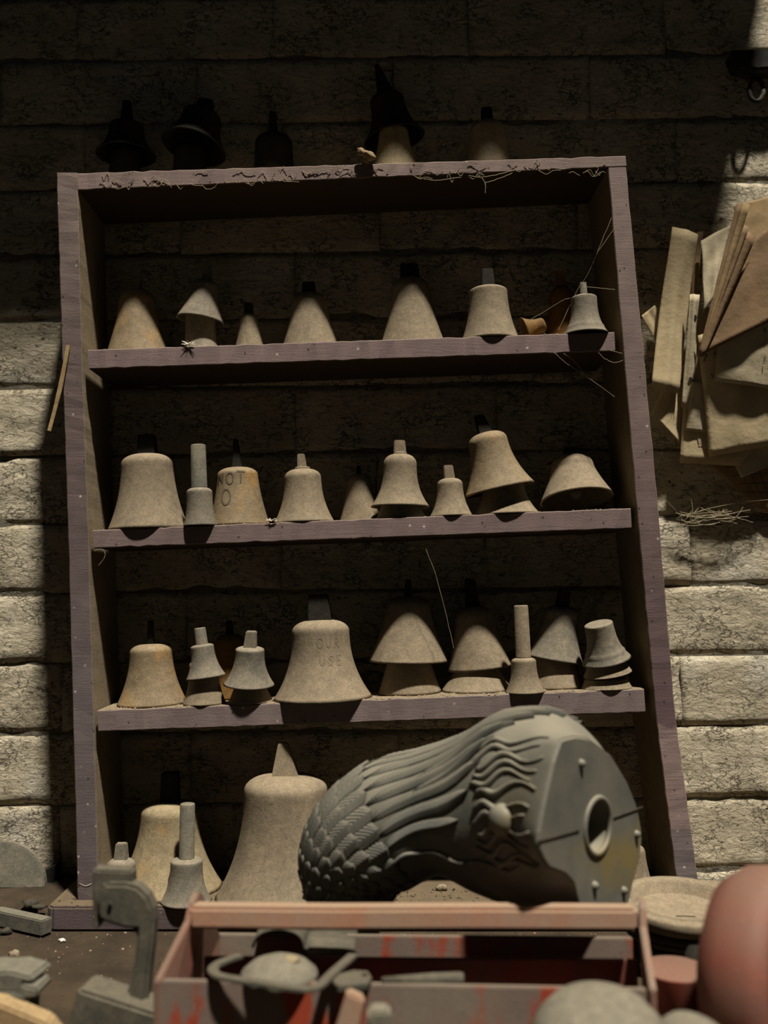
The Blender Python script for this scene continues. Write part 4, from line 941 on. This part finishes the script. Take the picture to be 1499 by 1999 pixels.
fluff('white fluff speck on the second shelf edge between two bells', 529, 1017, -.003, .007, 26, 2)
def web(label, strands, seed=0, r=.00045):
    rd = random.Random(seed); parts = []
    for s_ in strands:
        pts = smoothpath([P(*q) for q in s_], 5)
        pts = [p + Vector((rd.uniform(-1, 1), rd.uniform(-1, 1), rd.uniform(-1, 1))) * .0006 for p in pts]; parts.append(tube_data(pts, r, 4))
    v, f = merge(parts); o = mesh_obj('cobweb', v, f, M['web'], None); return tag(o, label, 'cobweb')
web('cobweb strands running from the right upright to the small grey end bell', [[(1194, 425, -.002), (1168, 486, .0), (1150, 530, .01), (1122, 576, .02), (1090, 645, .02)], [(1112, 582, .0), (1095, 588, .01), (1060, 610, .03), (1028, 628, .04)], [(1140, 560, .01), (1200, 565, .0)], [(1200, 445, -.001), (1168, 490, .0)]], 1)
web('cobweb threads under the right end of the top shelf', [[(1082, 688, .0), (1100, 705, .002), (1130, 725, .01), (1200, 775, .02)], [(1165, 685, -.001), (1180, 700, .0), (1200, 708, -.001), (1216, 703, -.001)], [(1100, 690, .0), (1120, 705, .01), (1150, 740, .03)], [(1190, 684, 0), (1214, 690, 0)]], 2)
rdw = random.Random(5); st_ = []
for i in range(60):
    x = rdw.uniform(190, 1180); y = 338 - (x - 152) * .0318 + rdw.uniform(3, 32); dx = rdw.uniform(8, 45); q = [(x, y, -.002)]
    for k in range(3): q.append((x + dx * (k + 1) / 3, y + rdw.uniform(-9, 9), -.0022))
    st_.append(q)
web('dusty cobweb scraps stuck along the front of the top board', st_, 3, .0006)
web('dangling cobweb thread with a seed under the top board', [[(915, 343, -.002), (940, 346, -.004), (975, 340, -.003), (1010, 330, -.002)], [(938, 346, -.003), (947, 357, -.004), (947, 376, -.004)], [(947, 357, -.004), (970, 350, -.003), (1000, 338, -.002)], [(820, 347, -.002), (850, 352, -.003), (900, 346, -.002)]], 4, .0007)
web('single long cobweb thread hanging across the third compartment', [[(830, 1070, .01), (850, 1120, .01), (868, 1190, .012), (886, 1265, .014)]], 5)
web('tangled cobweb below the papers beside the right upright', [[(1290, 965, .15), (1330, 1010, .17), (1340, 1025, .18)], [(1336, 1022, .17), (1400, 1008, .165), (1440, 1012, .17), (1470, 1020, .18)], [(1336, 1015, .17), (1360, 1000, .17), (1420, 985, .17), (1499, 975, .17)], [(1340, 1030, .17), (1352, 1000, .175), (1345, 960, .18)]] + [[(1330 + rdw.uniform(-15, 40), 1010 + rdw.uniform(-12, 15), .17), (1345 + rdw.uniform(-15, 90), 1015 + rdw.uniform(-14, 12), .165), (1370 + rdw.uniform(-15, 110), 1010 + rdw.uniform(-20, 14), .17)] for k in range(22)], 6, .0005)
st_ = []
for (cx_, by_, w_, Y_) in ((294, 1020, 50, -.004), (391, 1015, 22, -.02), (467, 1012, 40, .008), (594, 1010, 44, -.002), (270, 672, 45, .04)):
    for k in range(9):
        x = cx_ + rdw.uniform(-w_, w_); st_.append([(x, by_ - rdw.uniform(0, 12), Y_), (x + rdw.uniform(-14, 14), by_ - rdw.uniform(14, 34), Y_ + .012)])
web('cobweb threads at the bottom left under the second shelf corner', [[(184, 1075, -.001), (200, 1072, .0), (205, 1085, .0), (192, 1104, .0)]], 8)
